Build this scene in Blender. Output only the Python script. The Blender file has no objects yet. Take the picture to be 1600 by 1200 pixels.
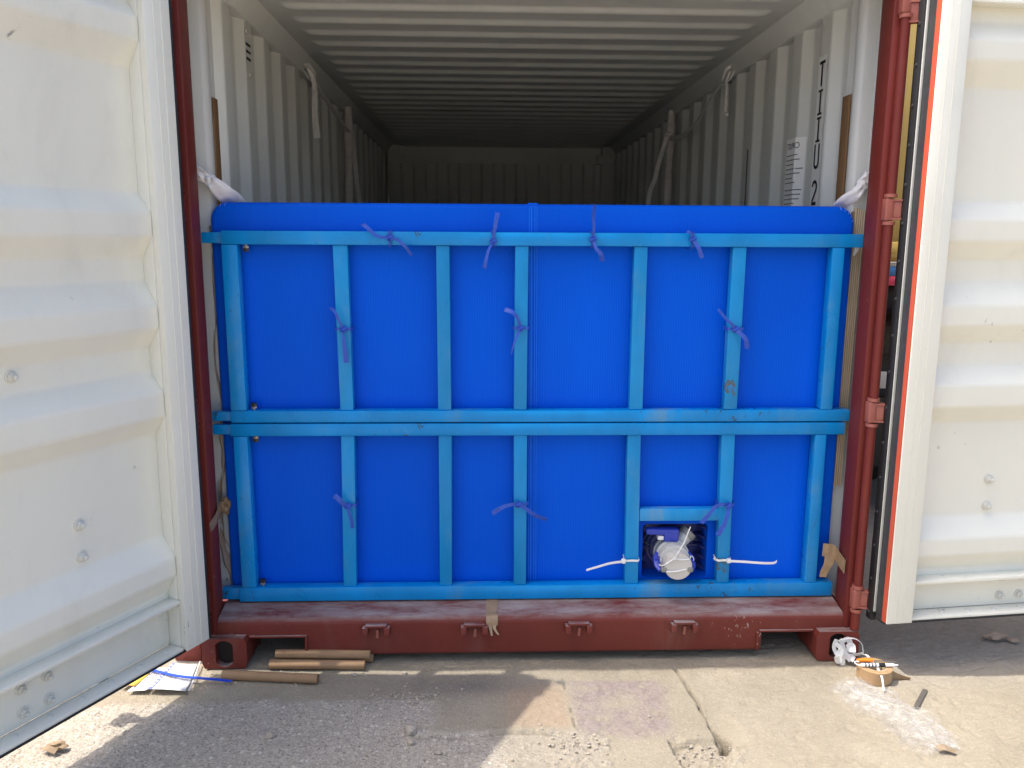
import bpy, bmesh, math, random
import numpy as np
from mathutils import Vector, Matrix

random.seed(7)
RNG = np.random.default_rng(11)
scene = bpy.context.scene
col = scene.collection
R = math.radians

# ------------------------------------------------------------------ camera
f_px, pitch, yaw, roll = 1265.99, R(9.9937), R(2.0917), R(0.3130)
cam_loc = Vector((-0.19276, -2.78027, 1.55126))
F0 = Vector((math.sin(yaw), math.cos(yaw), 0)); R0 = Vector((math.cos(yaw), -math.sin(yaw), 0)); U0 = Vector((0, 0, 1))
Fv = F0 * math.cos(pitch) - U0 * math.sin(pitch)
Uv = U0 * math.cos(pitch) + F0 * math.sin(pitch)
Rv = R0 * math.cos(roll) + Uv * math.sin(roll)
Uw = Uv * math.cos(roll) - R0 * math.sin(roll)
cam_d = bpy.data.cameras.new('camera'); cam = bpy.data.objects.new('camera', cam_d); col.objects.link(cam)
M = Matrix((Rv, Uw, -Fv)).transposed().to_4x4(); M.translation = cam_loc
cam.matrix_world = M
cam_d.sensor_fit = 'HORIZONTAL'; cam_d.sensor_width = 36.0; cam_d.lens = f_px / 1600 * 36.0
cam_d.clip_start = 0.05; cam_d.clip_end = 4000
scene.camera = cam

# ------------------------------------------------------------------ light
sun_to = Vector((-0.494, 0.012, 1.0)).normalized()
world = bpy.data.worlds.new('World'); scene.world = world; world.use_nodes = True
wn = world.node_tree; wn.nodes.clear()
sky = wn.nodes.new('ShaderNodeTexSky'); sky.sky_type = 'NISHITA'; sky.sun_disc = False
sky.sun_elevation = math.asin(sun_to.z)
sky.sun_rotation = math.atan2(sun_to.x, sun_to.y)
sky.air_density = 1.0; sky.dust_density = 5.0; sky.ozone_density = 0.6
bg = wn.nodes.new('ShaderNodeBackground'); bg.inputs[1].default_value = 0.15
wo = wn.nodes.new('ShaderNodeOutputWorld')
wn.links.new(sky.outputs[0], bg.inputs[0]); wn.links.new(bg.outputs[0], wo.inputs[0])
sd = bpy.data.lights.new('sun', 'SUN'); sd.energy = 2.25; sd.angle = R(0.5); sd.color = (1.0, 0.95, 0.87)
sun = bpy.data.objects.new('sun', sd); col.objects.link(sun)
sun.location = (-8, 2, 16); sun.rotation_euler = sun_to.to_track_quat('Z', 'Y').to_euler()
scene.view_settings.view_transform = 'Standard'; scene.view_settings.look = 'None'
scene.view_settings.exposure = 1.20; scene.view_settings.gamma = 1.0; scene.view_settings.use_curve_mapping = False
scene.render.engine = 'CYCLES'
cy = scene.cycles
cy.max_bounces = 10; cy.diffuse_bounces = 3; cy.glossy_bounces = 4; cy.transparent_max_bounces = 12
cy.use_denoising = True

# ------------------------------------------------------------------ materials
def lin(r, g, b):
    def c(v):
        v /= 255.0
        return v / 12.92 if v <= 0.04045 else ((v + 0.055) / 1.055) ** 2.4
    return (c(r), c(g), c(b), 1.0)

class NT:
    def __init__(s, name):
        s.m = bpy.data.materials.new(name); s.m.use_nodes = True
        s.t = s.m.node_tree; s.t.nodes.clear()
        s.out = s.t.nodes.new('ShaderNodeOutputMaterial')
        s.b = s.t.nodes.new('ShaderNodeBsdfPrincipled')
        s.t.links.new(s.b.outputs[0], s.out.inputs[0])
        s.tc = s.t.nodes.new('ShaderNodeTexCoord')
    def n(s, typ, **kw):
        nd = s.t.nodes.new(typ)
        for k, v in kw.items(): setattr(nd, k, v)
        return nd
    def l(s, a, b): s.t.links.new(a, b)
    def noise(s, scale, detail=4, rough=.6, vec=None, stretch=None, dist=0.0):
        nd = s.n('ShaderNodeTexNoise'); nd.inputs['Scale'].default_value = scale
        nd.inputs['Detail'].default_value = detail; nd.inputs['Roughness'].default_value = rough
        nd.inputs['Distortion'].default_value = dist
        v = vec or s.tc.outputs['Object']
        if stretch:
            mp = s.n('ShaderNodeMapping'); mp.inputs['Scale'].default_value = stretch; s.l(v, mp.inputs[0]); v = mp.outputs[0]
        s.l(v, nd.inputs['Vector'])
        return nd.outputs['Fac']
    def ramp(s, fac, stops):
        r = s.n('ShaderNodeValToRGB'); e = r.color_ramp.elements
        while len(e) < len(stops): e.new(0.5)
        for i, (p, c) in enumerate(stops):
            e[i].position = p; e[i].color = c if len(c) == 4 else (*c, 1)
        s.l(fac, r.inputs[0]); return r.outputs[0]
    def mask(s, fac, lo, hi):
        m = s.n('ShaderNodeMapRange', interpolation_type='SMOOTHSTEP'); m.inputs[1].default_value = lo; m.inputs[2].default_value = hi
        s.l(fac, m.inputs[0]); return m.outputs[0]
    def mix(s, fac, a, b, blend='MIX'):
        m = s.n('ShaderNodeMix', data_type='RGBA', blend_type=blend)
        if isinstance(fac, (int, float)): m.inputs[0].default_value = fac
        else: s.l(fac, m.inputs[0])
        for i, v in ((6, a), (7, b)):
            if isinstance(v, tuple): m.inputs[i].default_value = v
            else: s.l(v, m.inputs[i])
        return m.outputs[2]
    def math(s, op, a, b=None):
        m = s.n('ShaderNodeMath', operation=op)
        for i, v in ((0, a), (1, b)):
            if v is None: continue
            if isinstance(v, (int, float)): m.inputs[i].default_value = v
            else: s.l(v, m.inputs[i])
        return m.outputs[0]
    def bump(s, h, strength=.3, dist=.002):
        b = s.n('ShaderNodeBump'); b.inputs['Strength'].default_value = strength; b.inputs['Distance'].default_value = dist
        s.l(h, b.inputs['Height']); s.l(b.outputs[0], s.b.inputs['Normal'])
    def base(s, c):
        if isinstance(c, tuple): s.b.inputs['Base Color'].default_value = c
        else: s.l(c, s.b.inputs['Base Color'])
    def rough(s, r):
        if isinstance(r, (int, float)): s.b.inputs['Roughness'].default_value = r
        else: s.l(r, s.b.inputs['Roughness'])

def sc(c, k): return (c[0] * k, c[1] * k, c[2] * k, 1)

def paint(name, c, rough=.45, var=.12, dirt=None, dirt_amt=.35, chip=None, chip_th=.68, chip_scale=22, bump=.12, stretch=(1, 1, .35), spec=.5):
    t = NT(name)
    a = t.noise(3.5, 5, .6, stretch=stretch)
    base = t.ramp(a, [(.3, sc(c, 1 - var)), (.7, sc(c, 1 + var))])
    if dirt:
        d = t.mask(t.noise(2.6, 8, .68, stretch=(1.3, 1.3, .5), dist=.6), .52, .80)
        d = t.math('MULTIPLY', d, dirt_amt)
        base = t.mix(d, base, dirt)
    fine = t.noise(160, 3, .7)
    base = t.mix(t.math('MULTIPLY', t.mask(fine, .58, .75), .10), base, sc(c, .6))
    if chip:
        k1 = t.noise(chip_scale, 6, .72, stretch=(1, 1, .55), dist=.8); k2 = t.noise(2.1, 2, .5)
        k = t.mask(t.math('ADD', t.math('MULTIPLY', k1, .75), t.math('MULTIPLY', k2, .35)), chip_th, chip_th + .03)
        base = t.mix(k, base, chip)
    t.base(base)
    r = t.math('ADD', t.math('MULTIPLY', t.noise(9, 4, .6), .25), rough - .12)
    t.rough(r); t.b.inputs['Specular IOR Level'].default_value = spec
    t.bump(t.math('ADD', t.noise(14, 4, .5), t.math('MULTIPLY', fine, .25)), bump, .004)
    return t.m

def plain(name, c, rough=.5, var=.1, scale=12, bump=.1, metal=0.0, spec=.5):
    t = NT(name)
    t.base(t.ramp(t.noise(scale, 5, .65), [(.3, sc(c, 1 - var)), (.7, sc(c, 1 + var))]))
    t.rough(rough); t.b.inputs['Metallic'].default_value = metal; t.b.inputs['Specular IOR Level'].default_value = spec
    t.bump(t.noise(scale * 6, 4, .6), bump, .002)
    return t.m

cream = (.68, .68, .61, 1)
mat_cream = paint('door_cream_paint', (.80, .79, .70, 1), .42, .03, (.46, .43, .38, 1), .25, (.36, .35, .32, 1), .70, 14, bump=.12)
mat_inner = paint('container_inner_paint', (.69, .71, .685, 1), .50, .04, (.33, .32, .30, 1), .28, (.24, .19, .15, 1), .745, 30, bump=.08)
mat_jbar = paint('inner_post_paint', (.60, .61, .585, 1), .40, .03, (.4, .38, .34, 1), .2, None)
mat_red = paint('oxide_red_paint', (.165, .025, .019, 1), .50, .12, (.20, .085, .065, 1), .35, (.34, .20, .17, 1), .700, 40, bump=.22, spec=.3)
mat_red2 = paint('oxide_red_paint_worn', (.155, .028, .020, 1), .54, .14, (.21, .12, .095, 1), .5, (.42, .31, .27, 1), .70, 55, bump=.35, spec=.3)
def add_dust(m, colr, amt, lo=.35, hi=.62):
    nt = m.node_tree; b = [q for q in nt.nodes if q.type == 'BSDF_PRINCIPLED'][0]; l0 = b.inputs['Base Color'].links[0].from_socket
    ge = nt.nodes.new('ShaderNodeNewGeometry'); sp = nt.nodes.new('ShaderNodeSeparateXYZ'); nt.links.new(ge.outputs['True Normal'], sp.inputs[0])
    up = nt.nodes.new('ShaderNodeMapRange'); up.inputs[1].default_value = .6; up.inputs[2].default_value = .95; nt.links.new(sp.outputs[2], up.inputs[0])
    tc = nt.nodes.new('ShaderNodeTexCoord'); mp = nt.nodes.new('ShaderNodeMapping'); mp.inputs['Scale'].default_value = (.6, 2.2, 1); nt.links.new(tc.outputs['Object'], mp.inputs[0])
    n = nt.nodes.new('ShaderNodeTexNoise'); n.inputs['Scale'].default_value = 7; n.inputs['Detail'].default_value = 9; n.inputs['Roughness'].default_value = .72; nt.links.new(mp.outputs[0], n.inputs['Vector'])
    mr = nt.nodes.new('ShaderNodeMapRange'); mr.inputs[1].default_value = lo; mr.inputs[2].default_value = hi; mr.inputs[4].default_value = amt; nt.links.new(n.outputs['Fac'], mr.inputs[0])
    mu = nt.nodes.new('ShaderNodeMath'); mu.operation = 'MULTIPLY'; nt.links.new(up.outputs[0], mu.inputs[0]); nt.links.new(mr.outputs[0], mu.inputs[1])
    mx = nt.nodes.new('ShaderNodeMix'); mx.data_type = 'RGBA'; nt.links.new(mu.outputs[0], mx.inputs[0]); nt.links.new(l0, mx.inputs[6]); mx.inputs[7].default_value = colr
    nt.links.new(mx.outputs[2], b.inputs['Base Color'])
add_dust(mat_red2, (.36, .31, .29, 1), .85)
mat_pink = paint('faded_sunlit_red', (.34, .105, .078, 1), .55, .10, (.42, .24, .19, 1), .4, None, bump=.2)  # faded primer; grazing sun on the right hinge lugs is painted into its paleness
mat_orange = paint('orange_primer', (.52, .085, .040, 1), .5, .08, (.5, .2, .12, 1), .2, None)
mat_frame = paint('frame_blue_paint', (.002, .240, .62, 1), .30, .20, (.14, .29, .41, 1), .85, (.05, .065, .075, 1), .668, 42, bump=.20, spec=.28)
mat_bar = paint('bar_blue_paint', (.006, .245, .58, 1), .32, .22, (.20, .31, .39, 1), .95, (.09, .12, .13, 1), .680, 36, bump=.22, spec=.28)
mat_black = plain('black_rubber', (.012, .013, .015, 1), .55, .2, 20, .2)
mat_grub = plain('grey_rubber', (.035, .037, .040, 1), .5, .2, 14, .2)
mat_retain = plain('pale_retainer_strip', (.62, .62, .58, 1), .4, .05)
mat_bolt = plain('painted_bolt', (.66, .65, .59, 1), .4, .06, 60)
mat_steel = plain('zinc_steel', (.45, .43, .40, 1), .35, .2, 60, .1, .8)
mat_dsteel = plain('dark_steel', (.06, .055, .05, 1), .4, .3, 60, .1, .6)
mat_white = plain('white_plastic', (.82, .82, .80, 1), .35, .03, 30, .05)
mat_valve = plain('pale_valve_plastic', (.52, .52, .49, 1), .35, .05, 25, .08)
mat_grayv = plain('grey_valve_plastic', (.25, .25, .23, 1), .4, .1, 25, .08)
mat_bluep = plain('blue_handle_plastic', (.03, .055, .42, 1), .38, .08, 30, .08)
mat_navy = plain('navy_plastic', (.028, .040, .19, 1), .42, .15, 20, .1)
mat_cord = plain('blue_cable_tie_plastic', (.008, .060, .55, 1), .4, .05)
mat_ink = plain('black_ink', (.008, .008, .014, 1), .6, .1)
mat_text = plain('grey_ink', (.13, .13, .15, 1), .7, .1)
mat_label = plain('white_label_vinyl', (.90, .90, .89, 1), .4, .03)
mat_label2 = plain('pale_label_vinyl', (.84, .85, .83, 1), .4, .03)
mat_sleeve = plain('grey_sleeve_fabric', (.74, .69, .66, 1), .85, .12, 25, .5)
mat_strap = plain('grey_strap_fabric', (.80, .79, .78, 1), .85, .12, 30, .4)
mat_cloth = plain('white_strap_cloth', (.80, .79, .80, 1), .8, .04, 40, .5)
mat_ribbon = plain('purple_blue_ribbon', (.022, .080, .48, 1), .42, .25, 60, .3)
mat_wood = plain('floor_plywood', (.20, .12, .07, 1), .6, .25, 9, .3)
mat_void = plain('hole_shade_black', (.02, .012, .010, 1), .8, .2)
mat_conc = None

def mat_panel_f():
    t = NT('blue_fluted_plastic')
    a = t.noise(1.6, 4, .5, stretch=(1, 1, .6))
    c = t.ramp(a, [(.3, (.0, .090, .64, 1)), (.7, (.0, .116, .77, 1))])
    w = t.n('ShaderNodeTexWave', wave_type='BANDS', bands_direction='X', wave_profile='SIN')
    w.inputs['Scale'].default_value = 314 / 9.0 / 1.0; w.inputs['Distortion'].default_value = 0.0
    t.l(t.tc.outputs['Object'], w.inputs['Vector'])
    c = t.mix(t.math('MULTIPLY', t.mask(w.outputs['Fac'], .2, .9), .30), c, (.001, .075, .62, 1))
    scuff = t.math('MULTIPLY', t.mask(t.noise(30, 5, .7, stretch=(1, 1, .4)), .64, .72), .10)
    c = t.mix(scuff, c, (.04, .13, .62, 1))
    t.base(c); t.b.inputs['Specular IOR Level'].default_value = .07; t.rough(t.math('ADD', t.math('MULTIPLY', t.noise(6, 3, .5), .15), .34))
    t.bump(t.math('ADD', t.math('MULTIPLY', w.outputs['Fac'], .5), t.math('MULTIPLY', t.noise(5, 3, .5), 1.2)), .16, .004)
    return t.m
mat_panel = mat_panel_f()
mat_seam = plain('blue_seam_plastic', (.005, .19, .86, 1), .4, .1, 30, .05, 0.0, .15)
mat_slit = plain('lit_slit_blue', (.12, .30, .80, 1), .35, .1, 30, .05)

def mat_card_f(name, c, lines=0, axis='X', c2=None):
    t = NT(name)
    a = t.noise(14, 6, .7, stretch=(1, 1, .3))
    base = t.ramp(a, [(.3, sc(c, .93)), (.7, sc(c, 1.06))])
    base = t.mix(t.math('MULTIPLY', t.mask(t.noise(240, 2, .5), .55, .7), .12), base, sc(c, .7))
    t.base(base); t.rough(.75); t.bump(t.noise(60, 4, .6), .08, .002); t.b.inputs['Specular IOR Level'].default_value = .2
    return t.m
mat_tube = mat_card_f('kraft_cardboard', (.33, .205, .115, 1))
mat_card = mat_card_f('pale_cardboard', (.50, .40, .27, 1))
mat_carddark = mat_card_f('cardboard_core', (.26, .19, .12, 1))
mat_ply = mat_card_f('plywood_strip_brown', (.20, .115, .055, 1))
mat_cpaper = mat_card_f('crumpled_kraft_paper', (.40, .31, .24, 1))
mat_tape = plain('brown_packing_tape', (.31, .205, .115, 1), .35, .15, 40, .2)
mat_tapeside = plain('brown_tape_side', (.40, .255, .135, 1), .3, .12, 60, .1)
mat_paper = plain('white_document_paper', (.80, .80, .80, 1), .6, .03, 20, .05)
mat_pblue = plain('blue_print', (.09, .13, .50, 1), .6, .1)
mat_yellowp = plain('yellow_printed_card', (.66, .46, .06, 1), .5, .08)
mat_orplast = plain('orange_plastic', (.85, .22, .02, 1), .35, .05)
mat_yel = paint('yellow_truck_paint', (.62, .43, .12, 1), .5, .08, (.4, .3, .14, 1), .3, None)
mat_tblue = plain('blue_stripe_paint', (.06, .22, .50, 1), .4)
mat_tpink = plain('pinkish_red_stripe_paint', (.70, .07, .13, 1), .4)
mat_tyre = plain('tyre_rubber', (.018, .018, .018, 1), .8, .3, 20, .4)

def mat_film_f():
    t = NT('clear_plastic_film')
    t.t.nodes.remove(t.b)
    tr = t.n('ShaderNodeBsdfTransparent'); tr.inputs[0].default_value = (.97, .97, .97, 1)
    df = t.n('ShaderNodeBsdfDiffuse'); df.inputs[0].default_value = (.9, .9, .9, 1)
    tl = t.n('ShaderNodeBsdfTranslucent'); tl.inputs[0].default_value = (.9, .9, .9, 1)
    gl = t.n('ShaderNodeBsdfGlossy'); gl.inputs['Roughness'].default_value = .40
    m1 = t.n('ShaderNodeMixShader'); m1.inputs[0].default_value = .5; t.l(df.outputs[0], m1.inputs[1]); t.l(tl.outputs[0], m1.inputs[2])
    fac = t.mask(t.noise(16, 4, .6, stretch=(1, .5, 1), dist=1.2), .42, .72)
    lw = t.n('ShaderNodeLayerWeight'); lw.inputs['Blend'].default_value = .35
    fac = t.math('ADD', t.math('ADD', t.math('MULTIPLY', fac, .10), .055), t.math('MULTIPLY', t.math('POWER', lw.outputs['Facing'], 2.0), .22))
    m2 = t.n('ShaderNodeMixShader'); t.l(fac, m2.inputs[0]); t.l(tr.outputs[0], m2.inputs[1]); t.l(m1.outputs[0], m2.inputs[2])
    m3 = t.n('ShaderNodeMixShader'); m3.inputs[0].default_value = .024; t.l(m2.outputs[0], m3.inputs[1]); t.l(gl.outputs[0], m3.inputs[2])
    t.l(m3.outputs[0], t.out.inputs[0])
    return t.m
mat_film = mat_film_f()

# ------------------------------------------------------------------ mesh helpers
class MB:
    def __init__(s): s.v = []; s.f = []
    def add(s, verts, faces):
        o = len(s.v); s.v += [tuple(v) for v in verts]; s.f += [tuple(i + o for i in f) for f in faces]
    def box(s, a, b, bev=0.0, xf=None):
        bm = bmesh.new(); bmesh.ops.create_cube(bm, size=1)
        a = Vector(a); b = Vector(b); lo = Vector(map(min, a, b)); hi = Vector(map(max, a, b))
        for v in bm.verts: v.co = Vector(((v.co[i] + .5) * (hi[i] - lo[i]) + lo[i] for i in range(3)))
        if bev > 0: bmesh.ops.bevel(bm, geom=list(bm.edges), offset=bev, segments=2, affect='EDGES', profile=.5)
        bm.verts.index_update()
        s.add([(xf(*v.co) if xf else v.co) for v in bm.verts], [[v.index for v in f.verts] for f in bm.faces]); bm.free()
    def hexa(s, p, bev=0):   # 8 corner points: bottom ring of 4 then top ring of 4
        bm = bmesh.new(); vs = [bm.verts.new(q) for q in p]
        for f in ((3, 2, 1, 0), (4, 5, 6, 7), (0, 1, 5, 4), (1, 2, 6, 5), (2, 3, 7, 6), (3, 0, 4, 7)): bm.faces.new([vs[i] for i in f])
        bmesh.ops.recalc_face_normals(bm, faces=bm.faces)
        if bev > 0: bmesh.ops.bevel(bm, geom=list(bm.edges), offset=bev, segments=2, affect='EDGES', profile=.5)
        bm.verts.index_update(); s.add([v.co for v in bm.verts], [[v.index for v in f.verts] for f in bm.faces]); bm.free()
    def tube(s, pts, rad, seg=10, caps=True, flat=1.0):
        pts = [Vector(p) for p in pts]; n = len(pts); rr = rad if isinstance(rad, (list, tuple)) else [rad] * n
        rings = []; up = None
        for i, p in enumerate(pts):
            d = (pts[min(i + 1, n - 1)] - pts[max(i - 1, 0)]).normalized()
            if up is None: up = Vector((0, 0, 1)) if abs(d.z) < .9 else Vector((0, 1, 0))
            x = up.cross(d).normalized(); y = d.cross(x).normalized(); up = y
            rings.append([p + (x * math.cos(2 * math.pi * k / seg) + y * math.sin(2 * math.pi * k / seg) * flat) * rr[i] for k in range(seg)])
        vs = [q for r in rings for q in r]; fs = []
        for i in range(n - 1):
            for k in range(seg):
                k2 = (k + 1) % seg
                fs.append((i * seg + k, i * seg + k2, (i + 1) * seg + k2, (i + 1) * seg + k))
        if caps: fs.append(tuple(reversed(range(seg)))); fs.append(tuple((n - 1) * seg + k for k in range(seg)))
        s.add(vs, fs)
    def lathe(s, prof, o, axis, seg=24):   # prof: (distance along the axis, radius)
        axis = Vector(axis).normalized(); o = Vector(o)
        x = axis.orthogonal().normalized(); y = axis.cross(x)
        vs = []; fs = []; n = len(prof)
        for d, r in prof:
            for k in range(seg):
                a = 2 * math.pi * k / seg; vs.append(o + axis * d + (x * math.cos(a) + y * math.sin(a)) * r)
        for i in range(n - 1):
            for k in range(seg):
                k2 = (k + 1) % seg; fs.append((i * seg + k, i * seg + k2, (i + 1) * seg + k2, (i + 1) * seg + k))
        s.add(vs, fs)
    def ribbon(s, pts, w, th=.0012, side=None, nrm=Vector((0, -1, 0)), sub=6, twist=0.0):
        P = smooth_path(pts, sub); n = len(P); vs = []; fs = []
        for i, p in enumerate(P):
            d = (P[min(i + 1, n - 1)] - P[max(i - 1, 0)]).normalized()
            wv = side.copy() if side else d.cross(nrm).normalized()
            t = i / max(1, n - 1)
            if twist:
                wv = Matrix.Rotation(twist * t, 3, d) @ wv
            ww = w[0] + (w[1] - w[0]) * t if isinstance(w, tuple) else w
            nn = d.cross(wv).normalized()
            for a, b in ((-1, -1), (1, -1), (1, 1), (-1, 1)): vs.append(p + wv * a * ww / 2 + nn * b * th / 2)
        for i in range(n - 1):
            for k in range(4):
                k2 = (k + 1) % 4; fs.append((i * 4 + k, i * 4 + k2, (i + 1) * 4 + k2, (i + 1) * 4 + k))
        fs.append((3, 2, 1, 0)); fs.append(tuple((n - 1) * 4 + k for k in range(4)))
        s.add(vs, fs)
    def grid(s, nu, nv, fn, wrap=False):
        vs = [fn(i / (nu - 1), j / (nv - 1)) for j in range(nv) for i in range(nu)]
        fs = [(j * nu + i, j * nu + i + 1, (j + 1) * nu + i + 1, (j + 1) * nu + i) for j in range(nv - 1) for i in range(nu - 1)]
        s.add(vs, fs)
    def strip(s, rows):      # rows: list of equal-length point lists
        n = len(rows[0]); vs = [p for r in rows for p in r]
        fs = [(j * n + i, j * n + i + 1, (j + 1) * n + i + 1, (j + 1) * n + i) for j in range(len(rows) - 1) for i in range(n - 1)]
        s.add(vs, fs)
    def build(s, name, m, parent=None, smooth=True, angle=35, wn=False, recalc=False, solid=0.0):
        me = bpy.data.meshes.new(name)
        off = Vector((0, 0, 0)); q = parent
        while q is not None: off += q.location; q = q.parent
        me.from_pydata([tuple(Vector(v) - off) for v in s.v], [], s.f)
        if recalc:
            bm = bmesh.new(); bm.from_mesh(me); bmesh.ops.recalc_face_normals(bm, faces=bm.faces); bm.to_mesh(me); bm.free()
        me.materials.append(m); me.validate()
        if smooth:
            me.polygons.foreach_set('use_smooth', [True] * len(me.polygons)); me.set_sharp_from_angle(angle=R(angle))
        o = bpy.data.objects.new(name, me); col.objects.link(o); o.parent = parent
        if solid:
            md = o.modifiers.new('thickness', 'SOLIDIFY'); md.thickness = solid; md.offset = 0
        if wn:
            md = o.modifiers.new('normals', 'WEIGHTED_NORMAL'); md.keep_sharp = True
        return o

def smooth_path(pts, sub=6):
    P = [Vector(p) for p in pts]
    if len(P) < 3 or sub <= 1:
        if len(P) == 2 and sub > 1: return [P[0].lerp(P[1], i / sub) for i in range(sub + 1)]
        return P
    out = []
    for i in range(len(P) - 1):
        p0 = P[max(0, i - 1)]; p1 = P[i]; p2 = P[i + 1]; p3 = P[min(len(P) - 1, i + 2)]
        for k in range(sub):
            t = k / sub
            out.append(.5 * ((2 * p1) + (p2 - p0) * t + (2 * p0 - 5 * p1 + 4 * p2 - p3) * t * t + (3 * p1 - p0 - 3 * p2 + p3) * t ** 3))
    out.append(P[-1]); return out

def fillet(poly, r, n=4):
    P = [Vector(p) for p in poly]; out = [P[0]]
    for i in range(1, len(P) - 1):
        a = P[i - 1] - P[i]; b = P[i + 1] - P[i]
        rr = min(r, a.length * .45, b.length * .45)
        p0 = P[i] + a.normalized() * rr; p2 = P[i] + b.normalized() * rr
        for k in range(n + 1):
            t = k / n; out.append(p0 * (1 - t) ** 2 + P[i] * 2 * t * (1 - t) + p2 * t * t)
    out.append(P[-1]); return out

def tag(o, label, cat, group=None):
    o['label'] = label; o['category'] = cat
    if group: o['group'] = group
    return o
def thing(name, label, cat, loc=(0, 0, 0), group=None):
    o = bpy.data.objects.new(name, None); o.location = loc; o.empty_display_size = .05; col.objects.link(o)
    return tag(o, label, cat, group)
def sub(name, parent):
    o = bpy.data.objects.new(name, None); o.empty_display_size = .05; col.objects.link(o); o.parent = parent; return o
def copy_tree(o, parent=None):
    c = o.copy(); col.objects.link(c); c.parent = parent
    for ch in list(o.children): copy_tree(ch, c)
    return c
def one(name, m, fn, parent=None, **kw):
    mb = MB(); fn(mb); return mb.build(name, m, parent, **kw)
def box(name, m, a, b, parent, bev=.002, **kw):
    mb = MB(); mb.box(a, b, bev); return mb.build(name, m, parent, **kw)

# ------------------------------------------------------------------ ground
def lattice(shape_seed, x, y, scale):
    g = np.random.default_rng(shape_seed).random((256, 256))
    u = x * scale; v = y * scale
    iu = np.floor(u).astype(int); iv = np.floor(v).astype(int); fu = u - iu; fv = v - iv
    fu = fu * fu * (3 - 2 * fu); fv = fv * fv * (3 - 2 * fv)
    a = g[iu % 256, iv % 256]; b = g[(iu + 1) % 256, iv % 256]; c = g[iu % 256, (iv + 1) % 256]; d = g[(iu + 1) % 256, (iv + 1) % 256]
    return (a * (1 - fu) + b * fu) * (1 - fv) + (c * (1 - fu) + d * fu) * fv
def fbm(seed, x, y, scale, octs=4, gain=.5):
    s = 0; a = 1; t = 0
    for i in range(octs): s = s + a * lattice(seed + i, x, y, scale * 2 ** i); t += a; a *= gain
    return s / t
def smst(x, lo, hi):
    t = np.clip((x - lo) / (hi - lo), 0, 1); return t * t * (3 - 2 * t)
def seg_dist(X, Y, pts):
    d = np.full(X.shape, 9.0)
    for (x0, y0), (x1, y1) in zip(pts[:-1], pts[1:]):
        dx, dy = x1 - x0, y1 - y0; L = dx * dx + dy * dy
        t = np.clip(((X - x0) * dx + (Y - y0) * dy) / L, 0, 1)
        d = np.minimum(d, np.hypot(X - x0 - t * dx, Y - y0 - t * dy))
    return d
def axis_coords(lo, hi, step, ends):
    fine = np.arange(lo, hi + step / 2, step); out = [fine]
    a = lo; st = step; left = []
    while a > -ends: st *= 1.35; a -= st; left.append(a)
    b = hi; st = step; right = []
    while b < ends: st *= 1.35; b += st; right.append(b)
    return np.concatenate([np.array(left[::-1]), fine, np.array(right)])

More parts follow.
